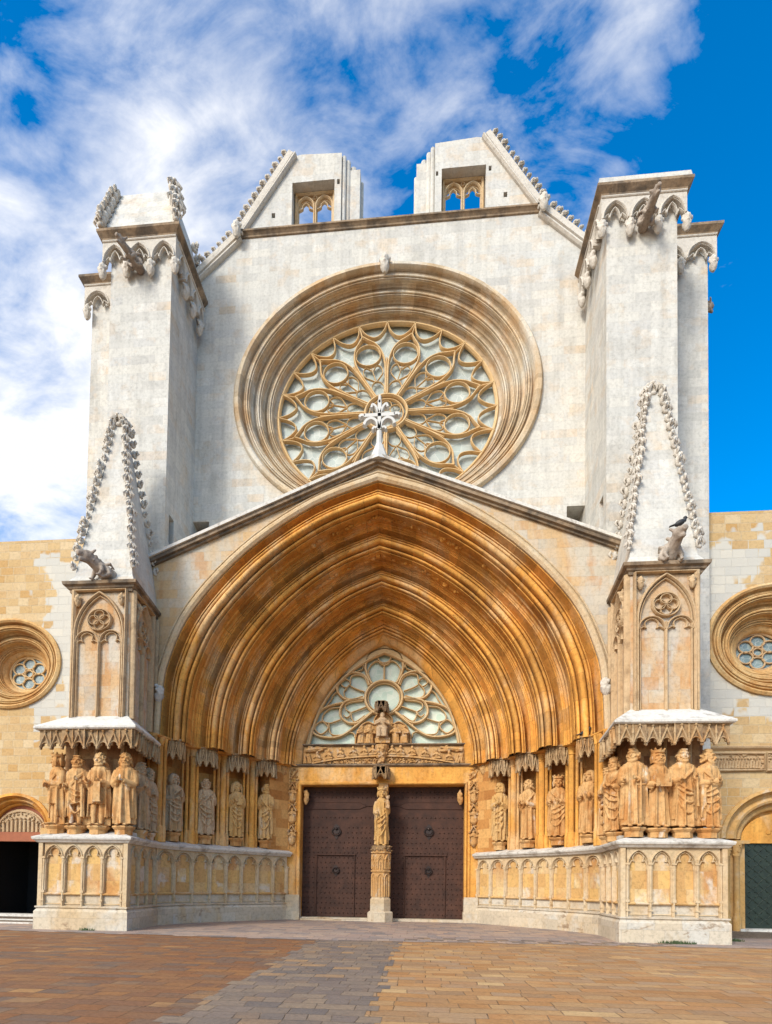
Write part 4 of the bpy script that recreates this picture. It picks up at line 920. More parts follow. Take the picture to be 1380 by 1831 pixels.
# jamb strips with figures under gablets
for s, _ in SIDES:
    b = MB(); b.M = None; fj = FRONT(1.98); xc = s * 4.12
    for k, z in enumerate((3.45, 4.42, 5.4)):
        b.bar(fj, [(xc - .2, z + .55), (xc, z + .86), (xc + .2, z + .55)], .07, 0, .2)
        b.bar(fj, arch(.15, z + .5, z + .7, 5, z + .1, xc), .045, 0, .13)
        rr = random.Random(k + 3)
        for q in range(12): b.ell((xc + rr.uniform(-.17, .17), 1.98 - rr.uniform(.02, .12), z + rr.uniform(.72, .95)), rr.uniform(.025, .05), 5, 4)
        b.lathe([(.06, z - .06), (.15, z + .06), (.15, z + .1)], (xc, 1.92, 0), 8)
    for q in range(16): b.ell((xc + random.uniform(-.2, .2), 1.96, 6.4 + random.uniform(0, .55)), (random.uniform(.04, .10), .06, random.uniform(.03, .07)), 6, 5)
    b.bar(fj, [(xc - .2, 6.42), (xc + .05, 6.62), (xc + .2, 6.9)], .07, 0, .1)
    strip = b.build('carved_jamb_strip', 'goldcarve', cath, 60)
    for k, z in enumerate((3.45, 4.42, 5.4)): link(MINI[k], 'relief_figure', 'goldcarve', strip, (xc, 1.9, z + .08), 0, (.9, .8, .60))

# ---- tympanum: carved band, relief group, tracery window
b = MB(); ft = FRONT(2.1)
b.plate(ft, [(-3.7, 7.16), (3.7, 7.16), (3.7, 8.02), (-3.7, 8.02)], [], -.5, 0)
arcp = [(-3.25 + 6.5 * i / 20, 7.20 + .33 * (1 - ((i - 10) / 10) ** 2)) for i in range(21)]
b.bar(ft, arcp, .09, 0, .16, taper=.8)
rr = random.Random(11)
for k in range(330):
    x = rr.uniform(-2.9, 2.9); top = .32 * (1 - (x / 3.25) ** 2) - .05
    if abs(x) < .25 or top < .04: continue
    b.ell((x, 2.06, 7.18 + rr.uniform(.02, top)), (rr.uniform(.03, .07), .06, rr.uniform(.02, .05)), 5, 4)
for k in range(20):  # corner angels, sarcophagi
    s = -1 if k % 2 else 1
    b.ell((s * rr.uniform(2.7, 3.6), 2.03, rr.uniform(7.75, 7.95)), (rr.uniform(.08, .2), .09, rr.uniform(.04, .08)), 6, 5)
for s in (-1, 1):
    b.tube([(s * 2.6, 2.05, 7.93), (s * 3.1, 2.0, 7.86), (s * 3.6, 2.0, 7.8)], [.03, .08, .10], 7)
    for q in range(8): b.tube([(s * rr.uniform(3.3, 3.65), 2.02, 7.2), (s * rr.uniform(3.35, 3.65), 2.02, 7.65)], [.05, .03], 5)
band = b.build('tympanum_frieze', 'goldcarve', cath, 50)
for i in range(12):
    x = -3.0 + 6.0 * i / 11 + (-.0 if i < 6 else .0)
    if abs(x) < .4: x *= 1.6
    z = 7.28 + .33 * (1 - (x / 3.25) ** 2)
    link(MBUST, 'relief_figure', 'goldcarve', band, (x, 2.02, z), radians(rr.uniform(-25, 25)), (.95, 1.0, .95))
b = MB(); b.sweep([(-3.72, 2.1), (3.72, 2.1)], [(0, 7.98), (.1, 8.02), (.16, 8.05), (.16, 8.09), (-.5, 8.1)]); b.build('tympanum_ledge', 'cornice', cath)
b = MB(); b.add([(x, 2.58, z) for x, z in arch(3.85, 7.4, 12.95, 20, 7.2)], [tuple(range(43))]); b.build('tympanum_glass', 'glass2', cath)
b = MB(); fy = FRONT(2.5)
def q6(X, Y): return ((X - 687) / 142.3, 10.33 - (Y - 485) / 142.3)
def mir(pts): return [(-x, z) for x, z in pts]
ar_out = arch(3.80, 7.5, 12.85, 18, 8.05); ar_in = arch(3.5, 7.5, 12.42, 18, 8.05)
b.plate(fy, ar_out + ar_in[::-1], [], 0, .22); b.bar(fy, ar_in, .12, .1, .3)
b.bar(fy, circ(0, 10.33, .86, 36, .93), .14, 0, .24, True); b.bar(fy, circ(0, 10.33, .74, 32, .93), .05, 0, .12, True)
top = [(606, 388), (575, 330), (562, 270), (580, 205), (625, 172), (687, 158)]
tp_ = crom([q6(*p) for p in top], 5); b.bar(fy, tp_, .12, 0, .22); b.bar(fy, mir(tp_), .12, 0, .22)
def both(pts, w=.07, d=.16, closed=False, k=5):
    p = crom([q6(*q) for q in pts], k, closed); b.bar(fy, p, w, 0, d, closed); b.bar(fy, mir(p), w, 0, d, closed)
b.bar(fy, circ(0, q6(0, 208)[1], .31, 18, .93), .07, 0, .16, True)
b.bar(fy, [q6(687, 378), q6(687, 262)], .08, 0, .16)
both([(687, 262), (672, 250), (632, 238), (598, 262), (580, 300), (590, 345), (606, 388)], .06)
both([(687, 262), (665, 258), (648, 240)], .06)
both([(590, 398), (568, 345), (520, 318), (460, 314), (408, 342), (376, 390), (382, 445), (425, 488), (480, 494), (556, 484)], .12, .22)
both([(430, 354), (462, 380), (432, 410), (400, 384)], .06, .15, True)
both([(556, 440), (500, 420), (462, 400)], .07); both([(462, 372), (470, 335), (520, 328), (560, 350), (580, 400)], .06); both([(440, 412), (420, 440), (432, 478), (480, 488), (546, 470)], .06)
both([(556, 490), (480, 496), (425, 512), (398, 560), (405, 610), (450, 648), (510, 650), (560, 615), (610, 578)], .12, .22)
both([(575, 540), (520, 560), (470, 580), (462, 600)], .07); both([(470, 580), (438, 560), (432, 530), (470, 510), (546, 502)], .06); both([(462, 600), (440, 612), (420, 596)], .06); both([(470, 582), (476, 620), (500, 640), (560, 600)], .06)
both([(424, 512), (340, 530), (270, 562), (226, 620), (212, 690), (240, 730), (320, 748), (390, 742), (450, 712), (530, 650), (612, 582)], .12, .22)
both([(270, 635), (318, 678), (270, 722), (226, 680)], .07, .15, True)
both([(402, 625), (360, 640), (322, 648), (280, 630), (285, 590), (330, 552), (396, 545)], .06); both([(322, 650), (328, 700), (350, 728), (420, 726), (480, 690), (500, 655)], .06)
both([(498, 748), (492, 722), (460, 712), (430, 728)], .07)
both([(556, 290), (548, 262), (540, 290), (500, 308)], .05); both([(376, 440), (350, 460), (330, 500), (300, 540)], .05)
b.build('tympanum_tracery', 'tracery', cath)
b = MB()
lob = [(-1.28, 8.1), (-1.25, 8.5), (-1.05, 8.95), (-.72, 9.15), (-.42, 9.05), (-.40, 9.3), (-.22, 9.52), (0, 9.6)]
lb = crom(lob, 4); b.plate(FRONT(2.4), lb + [(-x, z) for x, z in lb[::-1][1:]], [], 0, .14)
b.bar(FRONT(2.26), lb, .08, 0, .1); b.bar(FRONT(2.26), mir(lb), .08, 0, .1)
b.box(-.34, .34, 1.75, 2.3, 8.08, 8.3); b.box(-.2, .2, 1.8, 2.3, 8.3, 8.75)
grp = b.build('tympanum_relief', 'goldcarve', cath)
link(MSEAT, 'relief_figure', 'statuegrey', grp, (-.03, 1.95, 8.3), 0, (1.7, 1.5, 1.22))
for x, sc_ in ((-.98, .85), (-.62, .9), (.58, .9), (.97, .85)): link(MINI[int(abs(x * 10)) % 3], 'relief_figure', 'goldcarve', grp, (x, 2.05, 8.1), radians(-x * 35), (1.35, 1.2, sc_))
cb = MB(); p = [(.26, .5), (.26, -.10), (.16, -.26), (-.16, -.26), (-.26, -.10), (-.26, .5)]
for i in range(5):
    f_, L_ = edgeframe(p[::-1][i], p[::-1][i + 1]); fringe(cb, f_, L_, 1, -.34, .14, .0, False)
cb.prism(p[::-1], -.1, .16); cb.build('christ_canopy', 'browncarve', grp, loc=(-.08, 2.0, 9.86))
b = MB(); b.lathe([(.08, 7.05), (.2, 7.5), (.3, 7.85), (.32, 8.0)], (-.03, 1.95, 0), 8)
for k in range(24): a = rr.uniform(pi, 2 * pi); zz = rr.uniform(7.2, 7.95); R_ = .1 + .22 * (zz - 7.05); b.ell((-.03 + cos(a) * R_, 1.95 + sin(a) * R_, zz), rr.uniform(.05, .09), 6, 5)
b.build('carved_console', 'goldcarve', cath)

# ---- nave body (behind the facade) and aisle fronts
MB().box(-8.88, -8.6, 1.15, 14, 0, 29).box(8.6, 8.88, 1.15, 14, 0, 29).box(-8.88, 8.88, 14, 14.3, 0, 29).box(-8.88, 8.88, 1.2, 14, 29, 29.6).build('nave_body', 'white', cath)
def aisle(s, wm_, rc, ra_, rb_, gl, dc, dw_o, dz, dapex, dw_i, matn):
    fr = FRONT(0); b = MB(); x0, x1 = (-30, -13.05) if s < 0 else (13.05, 30)
    dh = [(dc - dw_o, -.01)] + [(dc - dw_o * cos(pi * i / 20), dz + (dapex - dz) * sin(pi * i / 20)) for i in range(21)] + [(dc + dw_o, -.01)]
    out = [(x0, -.01)] + dh + [(x1, -.01), (x1, 16.9), (x0, 16.9)]
    out = [p for i, p in enumerate(out) if i == 0 or (Vector(p) - Vector(out[i - 1])).length > 1e-6]
    b.plate(fr, out, [circ(rc[0], rc[1], ra_ - .02, 56, rb_ / ra_)], -1.6, 0)
    b.box(x0, x1, .0, 1.6, 16.9, 17.02)
    a = b.build('aisle_front', matn, cath)
    # round window
    mo = MB(); es = rb_ / ra_; pr = [(ra_ + .16, 0), (ra_ + .16, -.1), (ra_ + .05, -.16), (ra_ - .04, -.10), (ra_ - .04, 0)]
    for k in range(3):
        q0 = ra_ - .04 - (ra_ - gl) * k / 3; q1 = ra_ - .04 - (ra_ - gl) * (k + 1) / 3
        pr += [(q0 + (q1 - q0) * u_, .4 * k + .4 * d_) for u_, d_ in (UNIT if k < 2 else UNIT2)]
    pr += [(gl - .06, 1.5)]
    ringloft(mo, pr, rc[0], rc[1], es, 64); ow = mo.build('round_window', 'roundmould', a, 42)
    bm = MB(); n = 60
    for k in range(n): t_ = 2 * pi * k / n; R_ = ra_ - .36; bm.ell((rc[0] + R_ * cos(t_), .16, rc[1] + R_ * es * sin(t_)), (.06, .06, .05), 5, 4)
    bm.build('bead_moulding', 'goldcarve', a)
    gg = MB(); gg.add([(x, 1.36, z) for x, z in circ(rc[0], rc[1], gl + .05, 32, es)], [tuple(range(31, -1, -1))]); gg.build('round_window_glass', 'glass3', a)
    tr = MB(); f2 = FRONT(1.3)
    for k in range(6):
        an = pi / 3 * k + pi / 6; cx, cz = rc[0] + gl * .56 * cos(an), rc[1] + gl * .56 * es * sin(an)
        tr.bar(f2, circ(cx, cz, gl * .30, 16, es), .07, -.02, .05, True)
    tr.bar(f2, circ(rc[0], rc[1], gl * .2, 14, es), .07, -.02, .06, True); tr.bar(f2, circ(rc[0], rc[1], gl * .94, 30, es), .1, -.02, .06, True)
    tr.build('round_window_tracery', 'mould' if s > 0 else 'tracery', a)
    # door arch
    ar = MB(); rows = []
    for (q, y) in [(dw_o + .16, 0), (dw_o + .16, -.08), (dw_o + .02, -.12), (dw_o, -.02)] + [(dw_o - (dw_o - dw_i) * u_, .0 + .55 * d_) for u_, d_ in [(.05, .05), (.12, .3), (.28, .34), (.36, .2), (.46, .12), (.58, .2), (.62, .45), (.7, .7), (.82, .62), (.92, .66), (1, .8), (1, 1.1)]]:
        k_ = (dapex - dz) / dw_o
        rows.append([(dc - q * cos(pi * i / 28), y, dz + q * k_ * sin(pi * i / 28)) for i in range(29)])
    m = 29; ar.add([p for r in rows for p in r], [(i * m + j, (i + 1) * m + j, (i + 1) * m + j + 1, i * m + j + 1) for i in range(len(rows) - 1) for j in range(m - 1)])
    ar.build('side_door_arch', 'gold' if s < 0 else 'statuegold', a, 42)
    return a
aL = aisle(-1, None, (-16.75, 11.36), 2.26, 1.92, 1.0, -16.3, 1.62, 3.95, 5.35, 1.22, 'aisleL')
aR = aisle(1, None, (15.86, 11.7), 2.54, 2.16, .98, 16.1, 2.25, 3.7, 5.6, 1.40, 'aisleR')
# left doorway: dark opening, red lintel, figured tympanum
for xj in (-17.95, -15.1): MB().box(xj, xj + .45, .05, .6, 0, 3.95).build('side_door_jamb', 'statuegold', aL)
MB().box(-17.5, -15.1, .3, .6, 3.36, 3.78).build('side_door_lintel', 'redwood', aL)
b = MB(); b.plate(FRONT(.45), [(-16.3 - 1.22 * cos(pi * i / 16), 3.78 + 1.06 * sin(pi * i / 16)) for i in range(17)], [], -.1, 0)
for k in range(11):
    x = -16.3 + (k - 5) * .2; h_ = .9 * sqrt(max(.05, 1 - ((k - 5) / 5.8) ** 2)) * .75
    b.tube([(x, .42, 3.8), (x, .40, 3.8 + h_ * .75)], [.075, .06], 7); b.ell((x, .38, 3.8 + h_ * .9), .055, 7, 6)
b.bar(FRONT(.45), [(-16.3 - 1.1 * cos(pi * i / 16), 3.8 + .93 * sin(pi * i / 16)) for i in range(17)], .07, 0, .08)
for k in range(40): t_ = rr.uniform(.1, pi - .1); q = rr.uniform(.75, .98); b.ell((-16.3 + 1.12 * q * cos(t_), .42, 3.8 + .95 * q * sin(t_)), rr.uniform(.03, .055), 5, 4)
b.build('side_door_tympanum', 'mould', aL, 50)
MB().box(-18.1, -14.5, .56, .7, 3.8, 5.6).build('tympanum_backing', 'redwood', aL)
MB().box(13.6, 18.6, .61, .8, 3.62, 6.0).build('tympanum_backing', 'gold', aR)
MB().box(-17.9, -14.7, 3.2, 3.3, 0, 4).box(-17.9, -17.8, .6, 3.2, 0, 4).box(-14.8, -14.7, .6, 3.2, 0, 4).box(-17.9, -14.7, .6, 3.2, 3.9, 4).box(-17.9, -14.7, .6, 3.2, .01, .03).build('dark_vestibule', 'dark', aL)
MB().box(-17.5, -15.1, -.15, .4, 0, .12).build('side_door_step', 'dirty', aL)
# right doorway: green studded door, orange tympanum, colonnettes
b = MB(); b.plate(FRONT(.5), [(16.1 - 1.42 * cos(pi * i / 16), 3.55 + 1.2 * sin(pi * i / 16)) for i in range(17)], [], -.1, 0)
for q in range(9): a_ = rr.uniform(0, pi); b.ell((16.0 + .3 * cos(a_) * rr.random(), .48, 3.75 + .35 * sin(a_)), (.09, .03, .09), 6, 5)
b.build('side_door_tympanum', 'gold', aR)
MB().box(13.85, 14.74, .25, .7, 0, 3.5).box(13.8, 14.8, -.02, .75, 3.49, 3.62).build('side_door_jamb', 'statuegold', aR); MB().box(17.45, 18.35, .25, .7, 0, 3.62).build('side_door_jamb', 'statuegold', aR)
for x, y in ((13.98, .12), (14.38, .16), (17.8, .12)):
    c_ = MB(); c_.lathe([(.17, 0), (.17, .5), (.13, .58), (.11, .62), (.11, 2.95), (.14, 3.0), (.12, 3.05), (.2, 3.4), (.22, 3.5)], (x, y, 0), 12)
    for k in range(14): a_ = rr.uniform(0, 2 * pi); zz = rr.uniform(3.05, 3.45); c_.ell((x + cos(a_) * (.12 + .2 * (zz - 3.05)), y + sin(a_) * (.12 + .2 * (zz - 3.05)), zz), .045, 5, 4)
    c_.build('colonnette', 'statuegold', aR, 45)
b = MB(); b.box(14.72, 17.48, .62, .75, .1, 3.6); fd = FRONT(.62)
for j in range(16):
    for i in range(12): stud(b, 14.86 + i * .23, .62, .3 + j * .21, .028)
for j in range(8):
    for i in range(6): cx, cz = 14.98 + i * .46, .42 + j * .42; b.bar(fd, [(cx - .21, cz), (cx, cz + .19), (cx + .21, cz), (cx, cz - .19)], .025, 0, .015, True)
b.bar(fd, [(16.1, .12), (16.1, 3.58)], .06, 0, .04); b.build('side_door', 'greendoor', aR)
MB().box(14.4, 17.8, -.1, .62, 0, .1).build('side_door_step', 'dirty', aR)
# string course and carved panels on the right aisle
b = MB(); b.sweep([(13.1, 0), (30, 0)], [(0, 7.22), (.12, 7.3), (.15, 7.36), (0, 7.42)]); b.build('string_course', 'mould', aR)
b = MB(); fp = FRONT(0)
for (xa, xb) in ((13.35, 15.35), (15.45, 17.2)):
    b.plate(fp, [(xa, 6.42), (xb, 6.42), (xb, 7.1), (xa, 7.1)], [], 0, .04)
    b.bar(fp, [(xa, 6.42), (xb, 6.42), (xb, 7.1), (xa, 7.1)], .06, .02, .14, True)
    for k in range(16):
        x = xa + .12 + k * (xb - xa - .2) / 16
        b.tube([(x, -.06, 6.5), (x + .02, -.09, 6.8)], [.05, .04], 6); b.ell((x, -.1, 6.9), .04, 6, 5)
    for k in range(70): b.ell((rr.uniform(xa + .05, xb - .05), -.06, rr.uniform(6.46, 7.06)), (rr.uniform(.02, .06), .05, rr.uniform(.02, .05)), 5, 4)
b.build('carved_panel', 'mould', aR, 50)
MB().box(14.0, 14.15, -.15, 0, 11.2, 11.32).build('wall_bracket', 'dark', aR) if False else None

# ================================================================== GROUND
def sheet(name, poly, z, mat):
    b = MB(); b.add([(x, y, z) for x, y in poly], [tuple(range(len(poly)))]); o = b.build(name, mat); tag(o, kind='structure'); return o
sheet('ground', [(-300, -300), (300, -300), (300, 300), (-300, 300)], -.02, 'plaza')
M['plaza2'] = paving('ochre_stone_paving', [(.12, (.27, .125, .05)), (.30, (.40, .21, .085)), (.42, (.29, .18, .10)), (.55, (.43, .255, .115)), (.66, (.34, .225, .135)), (.78, (.40, .20, .08)), (.90, (.50, .33, .16))], .72, .31, seed=5.7)
sheet('plaza_paving', [(-30, -45), (-.02, -45), (-.02, -7.0), (-30, -5.0)], 0.0, 'plaza')
sheet('plaza_paving', [(-.02, -45), (30, -45), (30, -5.6), (-.02, -7.0)], 0.0, 'plaza2')
jr = random.Random(13); Ls, Rs = [], []; y = -45.0
while y < -7.95:        # the strip's stones interlock with the plaza's, row by row
    h = .33; a, c_ = -1.2 + jr.choice((-.14, -.05, .0, .08)), 1.15 + jr.choice((-.10, .0, .05, .12)); Ls += [(a, y), (a, y + h)]; Rs += [(c_, y), (c_, y + h)]; y += h
def ribbon(name, A, B, z, mat):
    b = MB(); n = len(A); b.add([(p[0], p[1], z) for p in A] + [(p[0], p[1], z) for p in B], [(k, n + k, n + k + 1, k + 1) for k in range(n - 1)]); return tag(b.build(name, mat), kind='structure')
ribbon('paving_strip', Ls, Rs, .004, 'strip')
A, B = [], []; x = -30.0
def front_y(x): return -5.6 + (x + 30) * (-2.3 / 28.8) if x < -1.2 else -7.8 + (x + 1.2) * (1.6 / 31.2)
while x < 30:
    w_ = jr.uniform(.4, .7); yy = front_y(x) + jr.choice((-.12, 0, .1)); A += [(x, yy), (x + w_, yy)]; B += [(x, 3), (x + w_, 3)]; x += w_
ribbon('portal_pavement', A, B, .008, 'apron')
b = MB(); rr = random.Random(21)
for k in range(10):
    x = 1.3 + k * .78
    for j in range(2): b.box(x + (j * .39), x + (j * .39) + .375, -7.35 + j * .48, -7.35 + j * .48 + .46, .0, .018)
tag(b.build('grey_paving_inlay', 'strip'), kind='structure')
for (x0, x1, y0, y1) in ((-22, -11.3, -3.9, -.2), (11.6, 22, -3.6, -.2)): sheet('cobbled_pavement', [(x0, y0), (x1, y0), (x1, y1), (x0, y1)], .012, 'cobble')
b = MB(); b.box(-22, -11.1, -4.2, -3.95, 0, .05).box(-22, -11.1, -2.6, -2.4, 0, .06); tag(b.build('kerb_stones', 'dirty'), kind='structure')

# ================================================================== STATUES
def statue_mesh(seed, H=2.4, robe='long', cloak=True, swag=0, hair='curly', beard=.14, yaw=0, armL=(.05, -.30, .60), armR=(.05, -.30, .60), lean=0.0, wide=1.0, sash=True, twist=0.0):
    b = MB(); rr = random.Random(seed); R2 = wide * .86
    prof = [(0.0, .37, .28), (.06, .37, .28), (.2, .34, .27), (.35, .32, .27), (.5, .31, .27), (.6, .29, .24), (.68, .31, .25), (.75, .34, .25), (.79, .33, .22), (.82, .22, .17), (.845, .13, .12)]
    z_lo = 0.03 if robe == 'long' else .30
    def rad(t):
        for (a, b_) in zip(prof, prof[1:]):
            if a[0] <= t <= b_[0]:
                f = (t - a[0]) / (b_[0] - a[0]); f = f * f * (3 - 2 * f); return a[1] + (b_[1] - a[1]) * f, a[2] + (b_[2] - a[2]) * f
        return prof[-1][1:]
    ph = [rr.uniform(0, 6.28) for _ in range(4)]; k1, k2 = rr.choice((8, 9, 10)), rr.choice((15, 17))
    def surf(th, t, off=0.0):
        rx, ry = rad(t); rx *= R2; ry *= (.9 + .1 * R2)
        am = .062 * max(0, 1 - t / .78) ** .7 + .010
        f = am * (sin(k1 * th + ph[0] + twist * t * 6) ** 3 * .6 + .4 * sin(k1 * th + ph[0] + twist * t * 6)) + am * .35 * sin(k2 * th + ph[1] - twist * t * 3)
        knee = .07 * math.exp(-((th + pi / 2 - .35) / .35) ** 2 - ((t - .32) / .13) ** 2)
        r = 1 + knee / ry
        return (cos(th) * (rx + f + off) * r + lean * (t - .4) * .3, sin(th) * (ry + f + off) * r, t * H)
    n, m = 96, 40; vs = []
    for i in range(m + 1):
        t = z_lo + (.845 - z_lo) * i / m
        for k in range(n): vs.append(surf(2 * pi * k / n, t))
    b.add(vs, [(i * n + k, i * n + (k + 1) % n, (i + 1) * n + (k + 1) % n, (i + 1) * n + k) for i in range(m) for k in range(n)] + [tuple(range(n - 1, -1, -1)), tuple(m * n + k for k in range(n))])
    # feet, legs
    for q in (-1, 1):
        b.ell((q * .13, -.26, .045), (.065, .15, .045), 9, 6)
        for k in range(4): b.ell((q * .13 + (k - 1.5) * .03, -.39, .035), (.018, .035, .02), 5, 4)
        if robe != 'long': b.tube([(q * .13, -.10, .03), (q * .14, -.08, .35), (q * .13, -.04, .8)], [.06, .09, .12], 9)
    if robe != 'long':
        b.ell((0, .12, .45), (.36 * R2, .16, .5), 14, 9)      # cloak hanging behind the legs
        for q in (-1, 1):
            for k in range(4): b.tube([(q * (.2 + .05 * k), .02 + .02 * k, .02), (q * (.24 + .05 * k), .0, .9), (q * (.22 + .04 * k), -.02, 1.5)], [.04, .045, .03], 6)
    # mantle: swags over the hips and a fall of cloth
    if swag:
        for k in range(4):
            f = (k / 3) ** 1.4 + rr.uniform(-.05, .05); pts = []
            for j in range(9):
                u = j / 8; th = -pi + .15 + (pi - .3) * u if swag > 0 else -.15 - (pi - .3) * u
                t = (.61 - .16 * u) - (.03 + .24 * f) * sin(pi * u ** 1.35) ** 1.2 - .055 * k * (1 - u)
                pts.append(surf(th, max(.12, t), .015 + .01 * sin(3 * u + k)))
            b.tube(crom(pts, 2), [.010 + (.020 + .010 * (k % 2)) * sin(pi * i / 16) for i in range(17)], 6)
        thf = -.35 if swag > 0 else -pi + .35
        for k in range(5): b.tube([surf(thf + .12 * k * (-1 if swag > 0 else 1), .60, .03), surf(thf + .10 * k * (-1 if swag > 0 else 1), .4, .05), surf(thf + .12 * k * (-1 if swag > 0 else 1), .16 + .03 * k, .04)], [.02, .035, .02], 6)
    if sash:
        sg = 1 if swag >= 0 else -1
        for k in range(5):
            pts = [surf(-pi / 2 + sg * (1.25 - .05 * k), .79 - .012 * k, .015), surf(-pi / 2 + sg * (.8 - .1 * k), .74 - .02 * k, .02), surf(-pi / 2 + sg * (.1 - .1 * k), .66 - .02 * k, .022), surf(-pi / 2 - sg * (.7 + .06 * k), .58 - .02 * k, .02), surf(-pi / 2 - sg * 1.35, .53 - .02 * k, .01)]
            b.tube(crom(pts, 4), .022 + .006 * (k % 2), 6)
    if cloak:
        for q in (-1, 1):
            for k in range(6):
                th = -pi / 2 + q * (1.05 + .16 * k); b.tube([surf(th - q * .25, .80, .0), surf(th, .72, .02), surf(th, .45, .03 + .01 * (k % 2)), surf(th, .1 + .03 * rr.random(), .02)], [.03, .035, .04, .03], 6)
    for k in range(9):
        a = -pi / 2 + (k - 4) * .28; b.tube([surf(a - .1, .815, .0), surf(a + .1, .815, .0)], .024, 5)     # collar
    # arms and hands
    for q, (hx, hy, hz) in ((-1, armR), (1, armL)):
        sh = Vector((q * .30 * R2, 0, .765 * H)); el = Vector((q * .40 * R2, -.05, (.57 + max(0, hz - .66) * .4) * H)); wr = Vector((q * hx if hx >= 0 else hx * q, hy, hz * H))
        b.tube([sh, sh.lerp(el, .5) + Vector((q * .02, 0, 0)), el], [.115, .125, .115], 10)
        b.tube([el, el.lerp(wr, .5), el.lerp(wr, .85)], [.115, .10, .085], 10)
        b.tube([el + Vector((0, 0, -.04)), el.lerp(wr, .7) + Vector((0, .03, -.13)), el.lerp(wr, .4) + Vector((0, .05, -.26))], [.09, .06, .02], 7)
        d = (wr - el).normalized(); b.tube([el.lerp(wr, .8), wr], [.05, .038], 8)
        side = Vector((0, 0, 1)); pa = wr + d * .055; b.ell(pa, (.05, .045, .052), 9, 7)
        for k in range(4):
            o = pa + side * (.036 * (k - 1.5)) + d * .03; L_ = (.085, .10, .095, .075)[k]
            in_ = Vector((-q * .35, -.5, -.15)).normalized()
            b.tube([o, o + d * L_ * .6 + in_ * .015, o + d * L_ + in_ * .01 + Vector((0, .03, 0))], [.0165, .0155, .011], 6)
        b.tube([pa + side * .04, pa + side * .085 + d * .02, pa + side * .095 + d * .06], [.018, .015, .011], 6)
    # head
    hM = Matrix.Translation((lean * .14, -.03, .815 * H)) @ Matrix.Rotation(radians(yaw), 4, 'Z') @ Matrix.Diagonal((1.24, 1.2, 1.2, 1)); b2 = MB(hM)
    b2.tube([(0, .02, -.14), (0, -.01, .06)], [.115, .095], 10)
    zc = .19
    b2.ell((0, .0, zc + .02), (.135, .155, .185), 14, 11); b2.ell((0, -.055, zc - .07), (.095, .095, .10), 12, 9)
    b2.tube([(0, -.145, zc + .035), (0, -.175, zc - .005), (0, -.192, zc - .038)], [.018, .021, .028], 7)
    for q in (-1, 1):
        b2.ell((q * .052, -.122, zc + .028), (.025, .02, .014), 8, 6); b2.tube([(q * .015, -.155, zc + .062), (q * .06, -.158, zc + .072), (q * .105, -.12, zc + .052)], [.016, .020, .012], 5)
        b2.ell((q * .068, -.115, zc - .03), (.04, .03, .035), 8, 6); b2.ell((q * .14, -.0, zc), (.022, .04, .055), 7, 6)
    b2.tube([(-.038, -.148, zc - .082), (0, -.162, zc - .076), (.038, -.148, zc - .082)], [.008, .012, .008], 5); b2.tube([(-.03, -.145, zc - .098), (0, -.158, zc - .102), (.03, -.145, zc - .098)], [.008, .013, .008], 5)
    b2.ell((0, -.14, zc - .135), (.035, .028, .025), 7, 5)
    if beard:
        for q in (-1, 1): b2.tube([(q * .01, -.172, zc - .062), (q * .05, -.155, zc - .078), (q * .075, -.125, zc - .125)], [.014, .018, .010], 5)
        for k in range(17):
            a = (k - 8) / 8 * 1.35; x, y = sin(a) * .108, -.02 - cos(a) * .115
            L_ = beard * (.55 + .45 * cos(a)) * rr.uniform(.85, 1.1)
            b2.tube([(x, y, zc - .06 - .05 * cos(a)), (x * 1.05 + rr.uniform(-.01, .01), y - .02, zc - .11 - .04 * cos(a)), (x * .8 + rr.uniform(-.015, .015), y - .02 + .02, zc - .13 - L_)], [.02, .026, .011], 5)
    if hair == 'curly':
        for k in range(70):
            a = rr.uniform(0, 2 * pi); e = rr.uniform(-.5, 1.45); x, y, z = cos(a) * cos(e) * .148, sin(a) * cos(e) * .165 + .01, zc + .03 + sin(e) * .18
            if y < -.09 and z < zc + .12: continue
            b2.ell((x, y, z), rr.uniform(.022, .036), 6, 5)
        for q in (-1, 1):
            for k in range(4): b2.ell((q * .145, .0 + .04 * k, zc - .05 - .02 * k), .04, 6, 5)
    elif hair == 'long':
        for k in range(26):
            a = -pi / 2 + (1 if k % 2 else -1) * (.95 + 2.2 * (k // 2) / 13); x, y = cos(a), sin(a)
            b2.tube([(x * .05, y * .06, zc + .195), (x * .13, y * .145, zc + .12), (x * .16, y * .17, zc), (x * .165 + rr.uniform(-.01, .01), y * .165, zc - .09), (x * .15, y * .16, zc - .18)], [.02, .03, .028, .028, .02], 6)
    elif hair == 'veil':
        b2.ell((0, .04, zc + .05), (.165, .16, .17), 14, 10)
        for k in range(14):
            a = -pi / 2 + (1 if k % 2 else -1) * (1.0 + .32 * (k // 2)); b2.tube([(cos(a) * .15, .03 + sin(a) * .15, zc + .12), (cos(a) * .175, .03 + sin(a) * .165, zc), (cos(a) * .19, .03 + sin(a) * .17, zc - .2)], [.03, .032, .03], 6)
    elif hair == 'bald':
        for k in range(34):
            a = rr.uniform(-.5, pi + .5); e = rr.uniform(-.6, .35); b2.ell((cos(a) * cos(e) * .148, sin(a) * cos(e) * .16, zc + sin(e) * .17), rr.uniform(.025, .04), 6, 5)
        for k in range(5): b2.ell(((k - 2) * .03, -.12, zc + .15), .028, 6, 5)
    elif hair == 'crown':
        for k in range(26):
            a = rr.uniform(-.6, pi + .6); b2.tube([(cos(a) * .13, sin(a) * .14, zc + .12), (cos(a) * .16, sin(a) * .165, zc), (cos(a) * .15, sin(a) * .16, zc - .13)], [.025, .03, .02], 5)
        b2.lathe([(.155, zc + .12), (.165, zc + .14), (.160, zc + .20), (.10, zc + .205)], (0, 0, 0), 16, sc=(1, 1.08))
